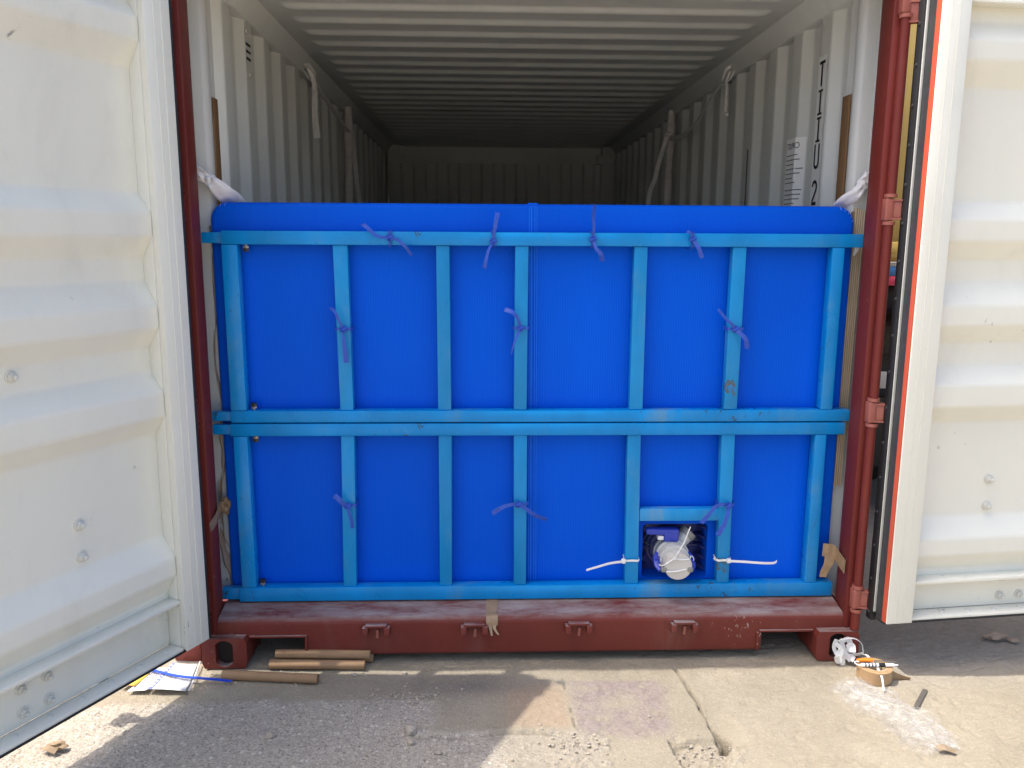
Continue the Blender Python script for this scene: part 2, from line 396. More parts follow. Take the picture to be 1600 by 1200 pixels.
def build_ground():
    xs = axis_coords(-1.95, 2.25, .0050, 900.0); ys = axis_coords(-.82, .36, .0048, 900.0)
    X, Y = np.meshgrid(xs, ys)
    wob = (fbm(3, X + 50, Y + 50, 3.0, 4) - .5)
    wob2 = (fbm(8, X + 50, Y + 50, 14.0, 3) - .5)
    # left, coarse broken concrete lies below y = -0.2 and left of the smooth slab
    yl = -.205 + .03 * wob2 + .02 * wob
    left = 1 - smst(X + .10 * wob2 + .06 * wob, -.02, .10)
    below_ridge = smst(-(Y + .03 * wob2), .385, .425)
    rough = np.clip(smst(-(Y - yl), -.006, .03) * (1 - smst(X + .1 * wob2, -.42, -.30)) +
                    below_ridge * (1 - .72 * smst(X + .20 * wob2, -.20, -.06)) * (1 - smst(X + .16 * wob2, .10, .22)), 0, 1)
    wob3 = fbm(15, X + 50, Y + 50, 32.0, 4) - .5
    purple = (smst(X - .10 - .04 * wob3, 0, .03) * (1 - smst(X - .04 * wob2 + .05 * wob3, .405, .465)) *
              smst(-(Y + .018 * wob2 + .03 * wob3), .095, .118) * (1 - smst(-(Y + .05 * wob2 + .03 * wob3), .40, .47)))
    for (cx, cy, r) in ((.255, -.262, .055), (.31, -.245, .045), (.155, -.15, .022), (.375, -.145, .022), (.20, -.34, .035), (.39, -.31, .025)):
        purple = purple * (1 - .85 * np.exp(-((X - cx) ** 2 + (1.6 * (Y - cy)) ** 2) / r ** 2))
    wob3 = fbm(15, X + 50, Y + 50, 32.0, 4) - .5
    purple = purple * np.clip(.78 + 1.1 * wob3 + .5 * wob2, 0, 1)
    orange = .8 * smst(X + .10 * wob + .05 * wob3, -.17, -.05) * (1 - smst(X + .03 * wob3, .07, .12)) * smst(-(Y + .05 * wob + .04 * wob3), .10, .18) * (1 - smst(-(Y), .37, .41))
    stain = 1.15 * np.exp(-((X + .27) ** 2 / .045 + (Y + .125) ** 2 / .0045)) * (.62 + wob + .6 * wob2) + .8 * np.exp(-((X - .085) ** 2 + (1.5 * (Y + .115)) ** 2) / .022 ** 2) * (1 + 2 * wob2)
    dark = smst(X + .4 * wob, 1.22, 1.34) * smst(Y + .06 * wob, -.30, .10)
    dark = np.clip(dark + .55 * smst(Y, .05, .30), 0, 1)
    H = .010 * wob + .0022 * wob2
    H = H + .0030 * (fbm(19, X + 50, Y + 50, 24, 4) - .5)
    H = H + .0022 * (fbm(21, X + 50, Y + 50, 55, 3) - .5)
    # broken joint running left of the purple patch
    jy = -.418 - .006 * np.sin(X * 18) - .012 * smst(-X, .18, .36); dj = Y - jy
    jm = smst(X, -.50, -.40) * (1 - smst(X, .10, .13))
    H = H + jm * (.004 * smst(dj, -.004, .012) * np.exp(-np.clip(dj, 0, 1) * 14) * (1 + 3 * wob2) - .012 * np.exp(-((dj + .004 * np.sin(X * 60)) / .006) ** 2) * smst(wob2, -.15, .10))
    # aggregate stones
    def stones(N, x0, x1, y0, y1, r0, r1, hk, mask):
        cx = RNG.uniform(x0, x1, N); cy = RNG.uniform(y0, y1, N); rr = RNG.uniform(0, 1, N) ** 2.2 * (r1 - r0) + r0
        out = np.zeros_like(H)
        for a, b, r in zip(cx, cy, rr):
            i0, i1 = np.searchsorted(xs, (a - r, a + r)); j0, j1 = np.searchsorted(ys, (b - r, b + r))
            if i1 - i0 < 1 or j1 - j0 < 1: continue
            if random.random() > mask[min(j0, len(ys) - 1), min(i0, len(xs) - 1)] + .02: continue
            gx, gy = np.meshgrid(xs[i0:i1], ys[j0:j1]); e = random.uniform(.6, 1)
            d = ((gx - a) / r) ** 2 + ((gy - b) / (r * e)) ** 2
            out[j0:j1, i0:i1] = np.maximum(out[j0:j1, i0:i1], np.clip(1 - d, 0, 1) ** .5 * r * hk)
        return out
    ag = stones(9000, -1.95, .3, -.82, -.17, .003, .011, .30, rough)
    ag = np.maximum(ag, stones(260, -.55, -.33, -.24, -.17, .003, .010, .45, np.ones_like(H)))
    ag = np.maximum(ag, stones(260, .02, .20, -.60, -.42, .004, .015, .5, np.ones_like(H)))
    H = H + ag
    # cracked slab edge on the right
    crack = [(.515, -.03), (.523, -.08), (.531, -.11), (.536, -.172), (.546, -.272), (.541, -.30), (.552, -.391), (.556, -.487)]
    dc = seg_dist(X + .006 * wob2 * 3, Y, crack)
    H = H - .022 * np.exp(-(dc / .0050) ** 2)
    ramp_side = smst(X, .545, .56) * (1 - smst(X, .575, .66)) * smst(-Y, .26, .42) * (1 - smst(-Y, .47, .53))
    H = H - .028 * ramp_side
    dc3 = seg_dist(X, Y, [(.556, -.40), (.585, -.455), (.56, -.515)]); H = H - .055 * np.exp(-(dc3 / .010) ** 2)
    dc2 = seg_dist(X, Y + .012 * wob2, [(.397, -.470), (.43, -.495), (.48, -.49), (.53, -.477), (.56, -.49)])
    H = H - .020 * smst(-Y - .46 + .03 * wob2, 0, .02) * smst(X, .39, .42) * (1 - smst(X, .55, .60)) * (1 - smst(-Y, .53, .60)) + .012 * np.exp(-(dc2 / .012) ** 2) * wob2 * 4
    dc4 = seg_dist(X + .008 * wob2, Y, [(.397, -.470), (.405, -.53), (.413, -.60), (.43, -.66), (.42, -.74), (.44, -.82)]); H = H - .014 * np.exp(-(dc4 / .005) ** 2)
    ag2 = stones(260, .40, .62, -.62, -.48, .003, .011, .7, np.ones_like(H)); H = H + ag2
    crack_shade = np.maximum(np.exp(-(dc / .0042) ** 2) * (.45 + .55 * smst(wob2, -.1, .1)), np.maximum(np.exp(-(dc4 / .0045) ** 2) * .8, .9 * np.exp(-(dc3 / .009) ** 2)))
    crack_shade = np.maximum(crack_shade, .5 * jm * np.exp(-((dj + .004) / .006) ** 2) * smst(wob2, -.15, .1))
    # thin joint between orange patch and purple patch
    dj2 = seg_dist(X + .02 * wob2, Y, [(.098, -.09), (.108, -.41)]); q2 = np.exp(-(dj2 / .0035) ** 2) * smst(wob2, -.02, .08); H = H - .006 * q2; crack_shade = np.maximum(crack_shade, .7 * q2)
    # pits of the right slab and scribbled trowel marks
    H = H - .0035 * smst(fbm(33, X + 20, Y + 20, 26, 3), .66, .78) * smst(X, -.05, .1)
    tw = fbm(41, X * 1.0 + Y * 2.2 + 30, Y * 5.0 - X * 1.5 + 30, 7.0, 4); H = H + .011 * np.abs(tw - .5) * smst(X, .40, .6)
    for (cx, cy) in ((.155, -.15), (.375, -.145), (.195, -.345), (.39, -.31)):
        q = np.hypot(X - cx, 1.4 * (Y - cy)); H = H - .004 * np.exp(-((q - .017) / .005) ** 2) * (wob2 > -.02)
    flat = smst(Y, .10, .25); H = H * (1 - flat * .6)
    far = np.clip(np.maximum(np.abs(X) - 3, np.abs(Y) - 2.0), 0, 1); H = H * (1 - far)
    H = H - .004
    ny, nx = X.shape
    V = np.stack([X, Y, H], -1).reshape(-1, 3)
    idx = np.arange(nx * ny).reshape(ny, nx)
    Q = np.stack([idx[:-1, :-1], idx[:-1, 1:], idx[1:, 1:], idx[1:, :-1]], -1).reshape(-1, 4)
    me = bpy.data.meshes.new('ground'); me.vertices.add(len(V)); me.vertices.foreach_set('co', V.ravel())
    me.loops.add(Q.size); me.loops.foreach_set('vertex_index', Q.ravel().astype(np.int32))
    me.polygons.add(len(Q)); me.polygons.foreach_set('loop_start', np.arange(0, Q.size, 4, dtype=np.int32))
    me.update(); me.polygons.foreach_set('use_smooth', np.ones(len(Q), bool))
    for nm, arr in (('rough', rough), ('purple', purple), ('orange', orange), ('stain', np.clip(stain, 0, 1)), ('dark', dark), ('crack', np.clip(crack_shade, 0, 1)), ('grit', np.clip((ag + ag2) / .006, 0, 1))):
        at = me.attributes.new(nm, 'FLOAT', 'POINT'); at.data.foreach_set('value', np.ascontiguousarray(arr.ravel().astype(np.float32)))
    t = NT('concrete_ground')
    A = lambda n: (lambda nd: (setattr(nd, 'attribute_name', n), nd.outputs['Fac'])[1])(t.n('ShaderNodeAttribute'))
    n1 = t.noise(2.2, 8, .65, dist=.5); n2 = t.noise(28, 6, .7); n3 = t.noise(140, 4, .7); n4 = t.noise(420, 2, .6)
    c = t.ramp(n1, [(.28, (.275, .240, .178, 1)), (.72, (.385, .337, .256, 1))])
    c = t.mix(t.math('MULTIPLY', t.mask(n2, .50, .70), .35), c, (.27, .23, .17, 1))
    c = t.mix(t.math('MULTIPLY', t.mask(n3, .60, .72), .35), c, (.20, .17, .13, 1))
    c = t.mix(t.math('MULTIPLY', t.mask(t.noise(5.5, 8, .78, dist=2.0), .56, .72), .45), c, (.20, .165, .115, 1))
    c = t.mix(t.math('MULTIPLY', t.mask(t.noise(9, 7, .75, dist=1.5), .60, .70), .25), c, (.46, .41, .33, 1))
    rg = t.ramp(n3, [(.30, (.27, .238, .195, 1)), (.50, (.40, .358, .297, 1)), (.70, (.55, .495, .415, 1))])
    rg = t.mix(t.math('MULTIPLY', t.mask(A('grit'), .3, 1.0), .55), rg, t.ramp(n2, [(.3, (.25, .22, .185, 1)), (.7, (.45, .395, .325, 1))]))
    c = t.mix(t.math('MULTIPLY', A('rough'), .92), c, rg)
    c = t.mix(t.math('MULTIPLY', A('grit'), .3), c, t.ramp(n2, [(.3, (.30, .27, .23, 1)), (.7, (.56, .52, .45, 1))]))
    c = t.mix(t.math('MULTIPLY', A('orange'), .75), c, t.ramp(n2, [(.3, (.33, .225, .145, 1)), (.7, (.42, .31, .21, 1))]))
    pm = t.math('MULTIPLY', A('purple'), t.math('ADD', .45, t.math('MULTIPLY', t.mask(t.noise(75, 5, .75), .35, .62), .5)))
    c = t.mix(pm, c, t.ramp(n2, [(.3, (.19, .145, .145, 1)), (.7, (.33, .265, .26, 1))]))
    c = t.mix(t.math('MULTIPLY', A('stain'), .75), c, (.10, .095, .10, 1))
    c = t.mix(t.math('MULTIPLY', A('dark'), .70), c, t.ramp(n2, [(.3, (.275, .25, .225, 1)), (.7, (.41, .375, .34, 1))]))
    vo = t.n('ShaderNodeTexVoronoi'); vo.inputs['Scale'].default_value = 125; t.l(t.tc.outputs['Object'], vo.inputs['Vector'])
    sv = t.n('ShaderNodeSeparateColor'); t.l(vo.outputs['Color'], sv.inputs[0])
    cell = t.math('MULTIPLY', t.mask(vo.outputs['Distance'], .52, .30), 1.0)
    lightc = t.math('MULTIPLY', cell, t.mask(sv.outputs[0], .66, .72)); darkc = t.math('MULTIPLY', cell, t.mask(sv.outputs[1], .74, .80))
    amt = t.math('ADD', t.math('MULTIPLY', A('rough'), .40), .18)
    c = t.mix(t.math('MULTIPLY', lightc, amt), c, (.60, .545, .46, 1)); c = t.mix(t.math('MULTIPLY', darkc, amt), c, (.10, .085, .068, 1))
    vo2 = t.n('ShaderNodeTexVoronoi'); vo2.inputs['Scale'].default_value = 58; t.l(t.tc.outputs['Object'], vo2.inputs['Vector'])
    sv2 = t.n('ShaderNodeSeparateColor'); t.l(vo2.outputs['Color'], sv2.inputs[0])
    big = t.math('MULTIPLY', t.mask(vo2.outputs['Distance'], .40, .26), t.mask(sv2.outputs[0], .76, .80))
    c = t.mix(t.math('MULTIPLY', big, t.math('ADD', t.math('MULTIPLY', A('rough'), .72), .06)), c, (.60, .555, .48, 1))
    c = t.mix(t.math('MULTIPLY', A('crack'), .85), c, (.045, .038, .03, 1))  # shade of the crack depth painted in as dark colour
    t.base(c); t.rough(.88); t.b.inputs['Specular IOR Level'].default_value = .25
    t.bump(t.math('ADD', t.math('ADD', t.math('MULTIPLY', n2, .8), t.math('MULTIPLY', n3, .9)), t.math('MULTIPLY', n4, .35)), .95, .006)
    me.materials.append(t.m)
    o = bpy.data.objects.new('ground', me); col.objects.link(o); o['kind'] = 'structure'
    return xs, ys, H
gx, gy, gH = build_ground()
def gz(x, y):
    i = int(np.clip(np.searchsorted(gx, x), 0, len(gx) - 1)); j = int(np.clip(np.searchsorted(gy, y), 0, len(gy) - 1))
    return float(gH[max(0, j - 1):j + 2, max(0, i - 1):i + 2].max())

# ------------------------------------------------------------------ the container
cont = thing('shipping_container', 'open cream-lined shipping container with oxide red end frame, both doors swung out', 'shipping container')
LEN = 5.86; PITCH = .300
def corr(y, ph):
    u = ((y - ph) / PITCH) % 1.0
    a, b, c_ = .34, .49, .85
    if u < a: return 0.0
    if u < b: return (u - a) / (b - a)
    if u < c_: return 1.0
    return 1 - (u - c_) / (1 - c_)
def wall_breaks(ph, y0, y1):
    ys = {y0, y1}; k = math.floor((y0 - ph) / PITCH)
    while ph + k * PITCH < y1 + PITCH:
        for u in (0, .34, .49, .85):
            y = ph + (k + u) * PITCH
            if y0 < y < y1: ys.add(y)
        k += 1
    return sorted(ys)
PH = {-1: .470, 1: .515}
XW = 1.165; DEP = .036
def wallx(side, y): return side * (XW + DEP * corr(y, PH[side]))
for side in (-1, 1):
    ys_ = wall_breaks(PH[side], .34, LEN)
    prof = fillet([(wallx(side, y), y, 0) for y in ys_], .009, 3)
    zs = [.15, .9, 1.6, 2.0, 2.44]
    mb = MB(); mb.strip([[Vector((p.x, p.y, z)) for p in prof] for z in zs])
    mb.build('side_wall', mat_inner, cont, wn=True, angle=50)
    # top rail and the roof curb above it
    mb = MB(); mb.hexa([(side * 1.155, .16, 2.435), (side * 1.155, LEN, 2.435), (side * 1.215, LEN, 2.435), (side * 1.215, .16, 2.435),
                        (side * 1.105, .16, 2.515), (side * 1.105, LEN, 2.515), (side * 1.215, LEN, 2.515), (side * 1.215, .16, 2.515)], .006)
    mb.build('top_rail', mat_inner, cont)
    box('bottom_rail', mat_red, (side * 1.17, .13, .02), (side * 1.215, LEN, .16), cont, .004)
    # outside skin of the side, red
    prof2 = [Vector((side * (abs(p.x) + .004), p.y, 0)) for p in prof]
    mb = MB(); mb.strip([[Vector((p.x, p.y, z)) for p in prof2] for z in (.14, 2.45)]); mb.build('outer_skin', mat_red, cont, wn=True, angle=50)
    # inner end post (rounded lashing post)
    mb = MB(); pr = []
    for a in np.linspace(.0, math.pi, 14):
        pr.append((side * (1.178 - .020 * math.sin(a)), .266 - .032 * math.cos(a)))
    pr = [(side * 1.2165, .160), (side * 1.2165, .232)] + pr + [(side * 1.166, .345)]
    mb.strip([[Vector((x, y, z)) for x, y in pr] for z in (.165, .8, 1.5, 2.44)]); mb.build('inner_post', mat_jbar, cont, angle=60)
    # end frame post
    mb = MB(); mb.hexa([(side * 1.170, .032, .118), (side * 1.215, .032, .118), (side * 1.217, .165, .118), (side * 1.176, .135, .118),
                        (side * 1.170, .032, 2.48), (side * 1.215, .032, 2.48), (side * 1.217, .165, 2.48), (side * 1.176, .135, 2.48)], .005)
    mb.build('corner_post', mat_red, cont, angle=50)
    # hinge rod in lengths between the lugs
    lugs = [.245, .955, 1.665, 2.335]
    cuts = [.122] + [v for z in lugs for v in (z - .040, z + .040)] + [2.47]
    for k in range(0, len(cuts), 2):
        if cuts[k + 1] - cuts[k] > .02:
            mb = MB(); mb.tube([(side * 1.203, .014, cuts[k]), (side * 1.203, .014, cuts[k + 1])], .0165, 16)
            mb.build('hinge_rod', mat_red, cont, angle=50)
    for z in lugs:
        mb = MB(); mb.box((side * 1.183, .0, z - .038), (side * 1.212, .034, z + .038), .004)
        for dz in (-.046, .046): mb.tube([(side * 1.203, .014, z + dz - .006), (side * 1.203, .014, z + dz + .006)], .021, 14)
        mb.build('hinge_lug', mat_pink if side > 0 else mat_red, cont, angle=50)  # right lugs paler: grazing sunlight put into the colour

def casting(x0, x1, z0, z1, y0, y1, hole_z, name='corner_casting'):
    # hollow block with a slotted front hole
    mb = MB(); cx = (x0 + x1) / 2; rx, rz = .0315, .051
    n = 28; inner = []; outer = []
    for k in range(n):
        a = 2 * math.pi * k / n
        inner.append((cx + rx * max(-1, min(1, 1.25 * math.cos(a))) , hole_z + rz * (abs(math.sin(a)) ** .8) * math.copysign(1, math.sin(a))))
        ca, sa = math.cos(a), math.sin(a); m = max(abs(ca) / ((x1 - x0) / 2), abs(sa) / ((z1 - z0) / 2))
        outer.append((cx + ca / m, (z0 + z1) / 2 + sa / m))
    for k in range(n):
        k2 = (k + 1) % n
        mb.add([(outer[k][0], y0, outer[k][1]), (outer[k2][0], y0, outer[k2][1]), (inner[k2][0], y0, inner[k2][1]), (inner[k][0], y0, inner[k][1])], [(0, 1, 2, 3)])
        mb.add([(inner[k][0], y0, inner[k][1]), (inner[k2][0], y0, inner[k2][1]), (inner[k2][0], y0 + .03, inner[k2][1]), (inner[k][0], y0 + .03, inner[k][1])], [(0, 1, 2, 3)])
        mb.add([(outer[k][0], y0, outer[k][1]), (outer[k2][0], y0, outer[k2][1]), (outer[k2][0], y1, outer[k2][1]), (outer[k][0], y1, outer[k][1])], [(3, 2, 1, 0)])
    mb.add([(x0, y1, z0), (x1, y1, z0), (x1, y1, z1), (x0, y1, z1)], [(0, 1, 2, 3)])
    # the square corners the ring skipped
    o = mb.build(name, mat_red2, cont, angle=25)
    box('casting_cavity', mat_void, (x0 + .012, y0 + .031, z0 + .012), (x1 - .012, y0 + .12, z1 - .012), o, 0)  # near-black block stands in for the shade inside the hole
    return o
for side in (-1, 1):
    a, b = sorted((side * 1.057, side * 1.219))
    casting(a, b, .002, .118, 0.0, .178, .060)
    casting(a, b, 2.473, 2.591, .0, .178, 2.532)
    for z0 in (.002, 2.473):
        box('corner_casting', mat_red, (a, LEN - .02, z0), (b, LEN + .15, z0 + .118), cont, .004)

# door sill with forklift-style recesses at both ends and top edge rounded
def sill(mb):
    def bx(x0, x1, z0, z1):
        pts = fillet([(0, .05, z0), (0, .036, z0), (0, .036, z1 - .012), (0, .05, z1), (0, .235, z1 - .004)], .012, 4)
        mb.strip([[Vector((x0, p.y, p.z)) for p in pts], [Vector((x1, p.y, p.z)) for p in pts]])
    bx(-1.17, 1.17, .104, .173)
    bx(-.855, .862, .030, .104 + .002)
    mb.add([(-.855, .036, .03), (-.855, .14, .03), (-.855, .14, .104), (-.855, .036, .104)], [(0, 1, 2, 3)])
    mb.add([(.862, .036, .03), (.862, .14, .03), (.862, .14, .104), (.862, .036, .104)], [(3, 2, 1, 0)])
    mb.add([(-1.06, .037, .104), (1.06, .037, .104), (1.06, .16, .104), (-1.06, .16, .104)], [(0, 1, 2, 3)])
    mb.add([(-.855, .14, .03), (.862, .14, .03), (.862, .14, .104), (-.855, .14, .104)], [(0, 1, 2, 3)])
def sill2(mb):
    pts = fillet([(0, .150, .030), (0, .036, .030), (0, .036, .160), (0, .052, .174), (0, .140, .1915), (0, .240, .194)], .010, 4)
    top = [p for p in pts if p.z > .1045]
    low = [p for p in pts if p.z <= .1045] + [Vector((0, .036, .1045))]
    top = [Vector((0, .150, .1045)), Vector((0, .036, .1045))] + top
    xsr = [-1.17 + 2.34 * k / 12 for k in range(13)]
    mb.strip([[Vector((x, p.y, p.z)) for p in top] for x in xsr])
    mb.strip([[Vector((x, p.y, p.z)) for p in low] for x in (-.852, -.4, 0, .4, .858)])
    for x, s in ((-.852, 1), (.858, -1)):
        mb.add([(x, .036, .03), (x, .15, .03), (x, .15, .1045), (x, .036, .1045)], [(0, 1, 2, 3)])
s_o = one('door_sill', mat_red2, sill2, cont, angle=40)
for (x0, x1) in ((-1.055, -.842), (.848, 1.055)):   # lipped edging round the two recesses
    mb = MB(); mb.box((x0, .028, .1045), (x1, .040, .113), .003)
    xv = x1 if x0 < 0 else x0
    mb.box((xv - .010, .028, .032), (xv, .040, .1045), .003); mb.build('recess_edging', mat_red2, s_o)
for x in (-.587, -.225, .163, .560):
    w = .040
    mb = MB(); mb.box((x - w, .012, .146), (x + w, .037, .156), .003)
    k = sub('cam_keeper', cont)
    mb.build('keeper_plate', mat_red2, k)
    for sx in (-1, 1):
        mb = MB()
        mb.hexa([(x + sx * w - .011, .004, .118), (x + sx * w + .011, .004, .118), (x + sx * w + .011, .037, .112), (x + sx * w - .011, .037, .112),
                 (x + sx * w - .011, .010, .148), (x + sx * w + .011, .010, .148), (x + sx * w + .011, .037, .148), (x + sx * w - .011, .037, .148)], .004)
        mb.build('keeper_lug', mat_red2, k)
    mb = MB(); mb.tube([(x - w * .2 + .01, .034, .10), (x - w * .2 + .012, .030, .135)], .006, 8); mb.build('weld_bead', mat_pink, k)

# header, floor, roof, rear wall
box('door_header', mat_red, (-1.06, -.004, 2.460), (1.06, .19, 2.585), cont, .006)
box('floor', mat_wood, (-1.17, .241, .10), (1.17, LEN, .190), cont, .002)
box('floor_frame', mat_red, (-1.15, .20, .03), (1.15, LEN, .098), cont, 0)
def roof(mb):
    n = int((LEN - .17) / .011); xs_ = [-1.125, -1.075, -1.045, -1.03, -1.015, -1.0, -.97, -.5, 0, .5, .97, 1.0, 1.015, 1.03, 1.045, 1.075, 1.125]
    rows = []
    for j in range(n + 1):
        y = .17 + (LEN - .17) * j / n
        u = ((y - .83) / .2155) % 1.0
        if u < .10: h = 0
        elif u < .22: h = (u - .10) / .12
        elif u < .82: h = 1
        else: h = 1 - (u - .82) / .18
        h = h * h * (3 - 2 * h)
        row = []
        for x in xs_:
            e = 1 - min(1, max(0, (abs(x) - .985) / .055)); e = e * e * (3 - 2 * e)
            row.append(Vector((x, y, 2.512 - .017 * (1 - h) * e + .0)))
        rows.append(row)
    mb.strip(rows)
one('roof_panel', mat_inner, roof, cont, angle=80)
box('roof_skin', mat_red, (-1.215, .17, 2.540), (1.215, LEN, 2.556), cont, .002)
def rear(mb):
    pts = [(-1.205, 0)]; x = -1.02; k = 0
    while x < 1.0:
        pts += [(x, 0), (x + .022, 1), (x + .110, 1), (x + .132, 0)]; x += .232
    pts.append((1.205, 0))
    pr = fillet([(a, LEN - .03 - .030 + .036 * b, 0) for a, b in pts], .006, 2)
    mb.strip([[Vector((p.x, p.y, z)) for p in pr] for z in (.15, 1.2, 2.345)])
one('rear_wall', mat_inner, rear, cont, angle=50)
box('rear_header', mat_inner, (-1.21, LEN - .062, 2.335), (1.21, LEN - .03, 2.535), cont, .004)
for s in (-1, 1):
    box('rear_post', mat_inner, (s * 1.02, LEN - .14, .16), (s * 1.16, LEN - .02, 2.50), cont, .006)
    box('rear_gusset', mat_inner, (s * .98, LEN - .16, 2.33), (s * 1.15, LEN - .03, 2.42), cont, .006)
box('rear_skin', mat_red, (-1.215, LEN + .02, .02), (1.215, LEN + .04, 2.585), cont, .002)
# ventilator on the left wall and paired bolts, lashing rings on the top rails
v = sub('ventilator', cont)
for k in range(3):
    box('vent_slot', mat_ink, (-1.1638, .775, 2.285 + k * .028), (-1.1618, .832, 2.294 + k * .028), v, 0)
for y, z in ((.775, 2.392), (.835, 2.386), (.800, 2.225)):
    mb = MB(); mb.lathe([(0, .009), (.006, .009), (.008, .006), (.0085, 0)], (-1.163, y, z), (1, 0, 0), 12); mb.build('vent_rivet', mat_bolt, v)
for s, y in ((-1, 1.83), (1, 1.74)):
    mb = MB(); pts = [(s * (1.150 - .028 * math.sin(a)), y + .030 * math.cos(a), 2.452 + .004 * math.cos(3 * a) - .030 * abs(math.sin(a)) * 0 + .0) for a in np.linspace(0, math.pi, 10)]
    pts = [(s * 1.152, y - .028, 2.462)] + [(s * (1.150 - .022 * math.sin(a)), y - .028 * math.cos(a), 2.452 - .045 * math.sin(a)) for a in np.linspace(.2, math.pi - .2, 9)] + [(s * 1.152, y + .028, 2.462)]
    mb.tube(pts, .006, 8); mb.build('lashing_ring', mat_inner, cont)
# weld seam / rust lines on the walls
for s, y, z1 in ((-1, 1.205, 2.03), (1, 1.46, 2.02)):
    mb = MB(); x = wallx(s, y) - s * .003
    mb.box((x, y - .004, .2), (x - s * .002, y + .004, z1), 0); mb.build('rust_seam', plain('rust_brown', (.10, .055, .035, 1), .9, .3) if s < 0 else bpy.data.materials['rust_brown'], cont)

# container number strip: upright letters one below the other
nl_y0, nl_y1 = .530, .612
xl = XW - .003
def numlabel(mb):
    mb.add([(xl, nl_y0, .6), (xl, nl_y1, .6), (xl, nl_y1, 2.285), (xl, nl_y0, 2.285)], [(0, 1, 2, 3)])
nl = one('number_strip', mat_label2, numlabel, cont, smooth=False)
def letter(ch, zt, h):
    yc = (nl_y0 + nl_y1) / 2; w = .027; th = .0125; x = xl - .002
    def P(u, v_): return Vector((x, yc - u * w, zt - h + v_ * h))   # u -1..1 reads left to right as seen from inside (far = left)
    mb = MB()
    def bar(u0, v0, u1, v1):
        mb.add([P(u0, v0), P(u1, v0), P(u1, v1), P(u0, v1)], [(0, 1, 2, 3)])
    hw = .26; sw = .085
    if ch == 'T': bar(-1, 1 - sw * 1.4, 1, 1); bar(-hw, 0, hw, 1 - sw * 1.4)
    if ch == 'I': bar(-.8, 1 - sw, .8, 1); bar(-.8, 0, .8, sw); bar(-hw, sw, hw, 1 - sw)
    def path(pts):
        n = len(pts); L = []; Rr = []
        for i, (u, v_) in enumerate(pts):
            u0, v0 = pts[max(0, i - 1)]; u1, v1 = pts[min(n - 1, i + 1)]
            dx, dz = (u1 - u0) * w, (v1 - v0) * h; q = math.hypot(dx, dz) or 1
            nx, nz = -dz / q * th / 2, dx / q * th / 2
            L.append(P(u + nx / w, v_ + nz / h)); Rr.append(P(u - nx / w, v_ - nz / h))
        mb.strip([L, Rr])
    if ch == 'U': path([(-.74, 1), (-.74, .3)] + [(-.74 * math.cos(a), .24 - .19 * math.sin(a)) for a in np.linspace(0, math.pi, 12)] + [(.74, .3), (.74, 1)])
    if ch == '2': path([(-.72, .74)] + [(-.72 * math.cos(a), .76 + .19 * math.sin(a)) for a in np.linspace(.1, math.pi, 10)] + [(.66, .62), (.2, .42), (-.5, .18), (-.74, .05), (.85, .05)])
    if ch == '0': path([(.72 * math.cos(a), .5 + .45 * math.sin(a)) for a in np.linspace(0, 2 * math.pi, 24)])
    mb.build('letter', mat_ink, nl, smooth=False)
for i, ch in enumerate('TIIU 2'):
    if ch != ' ': letter(ch, (2.265, 2.155, 2.050, 1.945, 0, 1.802)[i], .097)
# information sheet stuck over the corrugation
def sheet_rows(y0, y1, z0, z1, off):
    n = max(2, int((y1 - y0) / .008)); yy = [y0 + (y1 - y0) * k / n for k in range(n + 1)]
    return [[Vector((wallx(1, y) - off, y, z)) for y in yy] for z in (z0, z1)]
sh_y0, sh_y1 = .774, .914
mb = MB(); mb.strip(sheet_rows(sh_y0, sh_y1, 1.52, 2.0, .003)); inf = mb.build('information_sheet', mat_label, cont, smooth=False)
mbt = MB(); rr = random.Random(3); zz = 1.93
for k in range(20):
    y = sh_y1 - .012; L = rr.uniform(.45, .97)
    if k == 7: zz -= .012
    while y > sh_y0 + (1 - L) * .12 + .006:
        w = rr.uniform(.015, .045); mbt.strip(sheet_rows(max(sh_y0 + .006, y - w), y, zz - .0042, zz, .0045)); y -= w + .004
    zz -= .0195
mbt.build('text_line', mat_text, inf, smooth=False)['kind'] = 'stuff'
fc = bpy.data.curves.new('t', 'FONT'); fc.body = 'TDLIPRO'; fc.size = .038; fc.align_x = 'LEFT'
fo = bpy.data.objects.new('t', fc); col.objects.link(fo); bpy.context.view_layer.update()
me = bpy.data.meshes.new_from_object(fo.evaluated_get(bpy.context.evaluated_depsgraph_get()))
wid = max(v.co.x for v in me.vertices)
pts = [(v.co.x / wid * .105, v.co.y) for v in me.vertices]; fcs = [tuple(p.vertices) for p in me.polygons]
bpy.data.objects.remove(fo); bpy.data.meshes.remove(me)
mb = MB(); mb.add([(wallx(1, sh_y1 - .012 - u) - .0048, sh_y1 - .012 - u, 1.955 + v_) for u, v_ in pts], fcs); mb.build('heading_text', mat_text, inf, smooth=False)

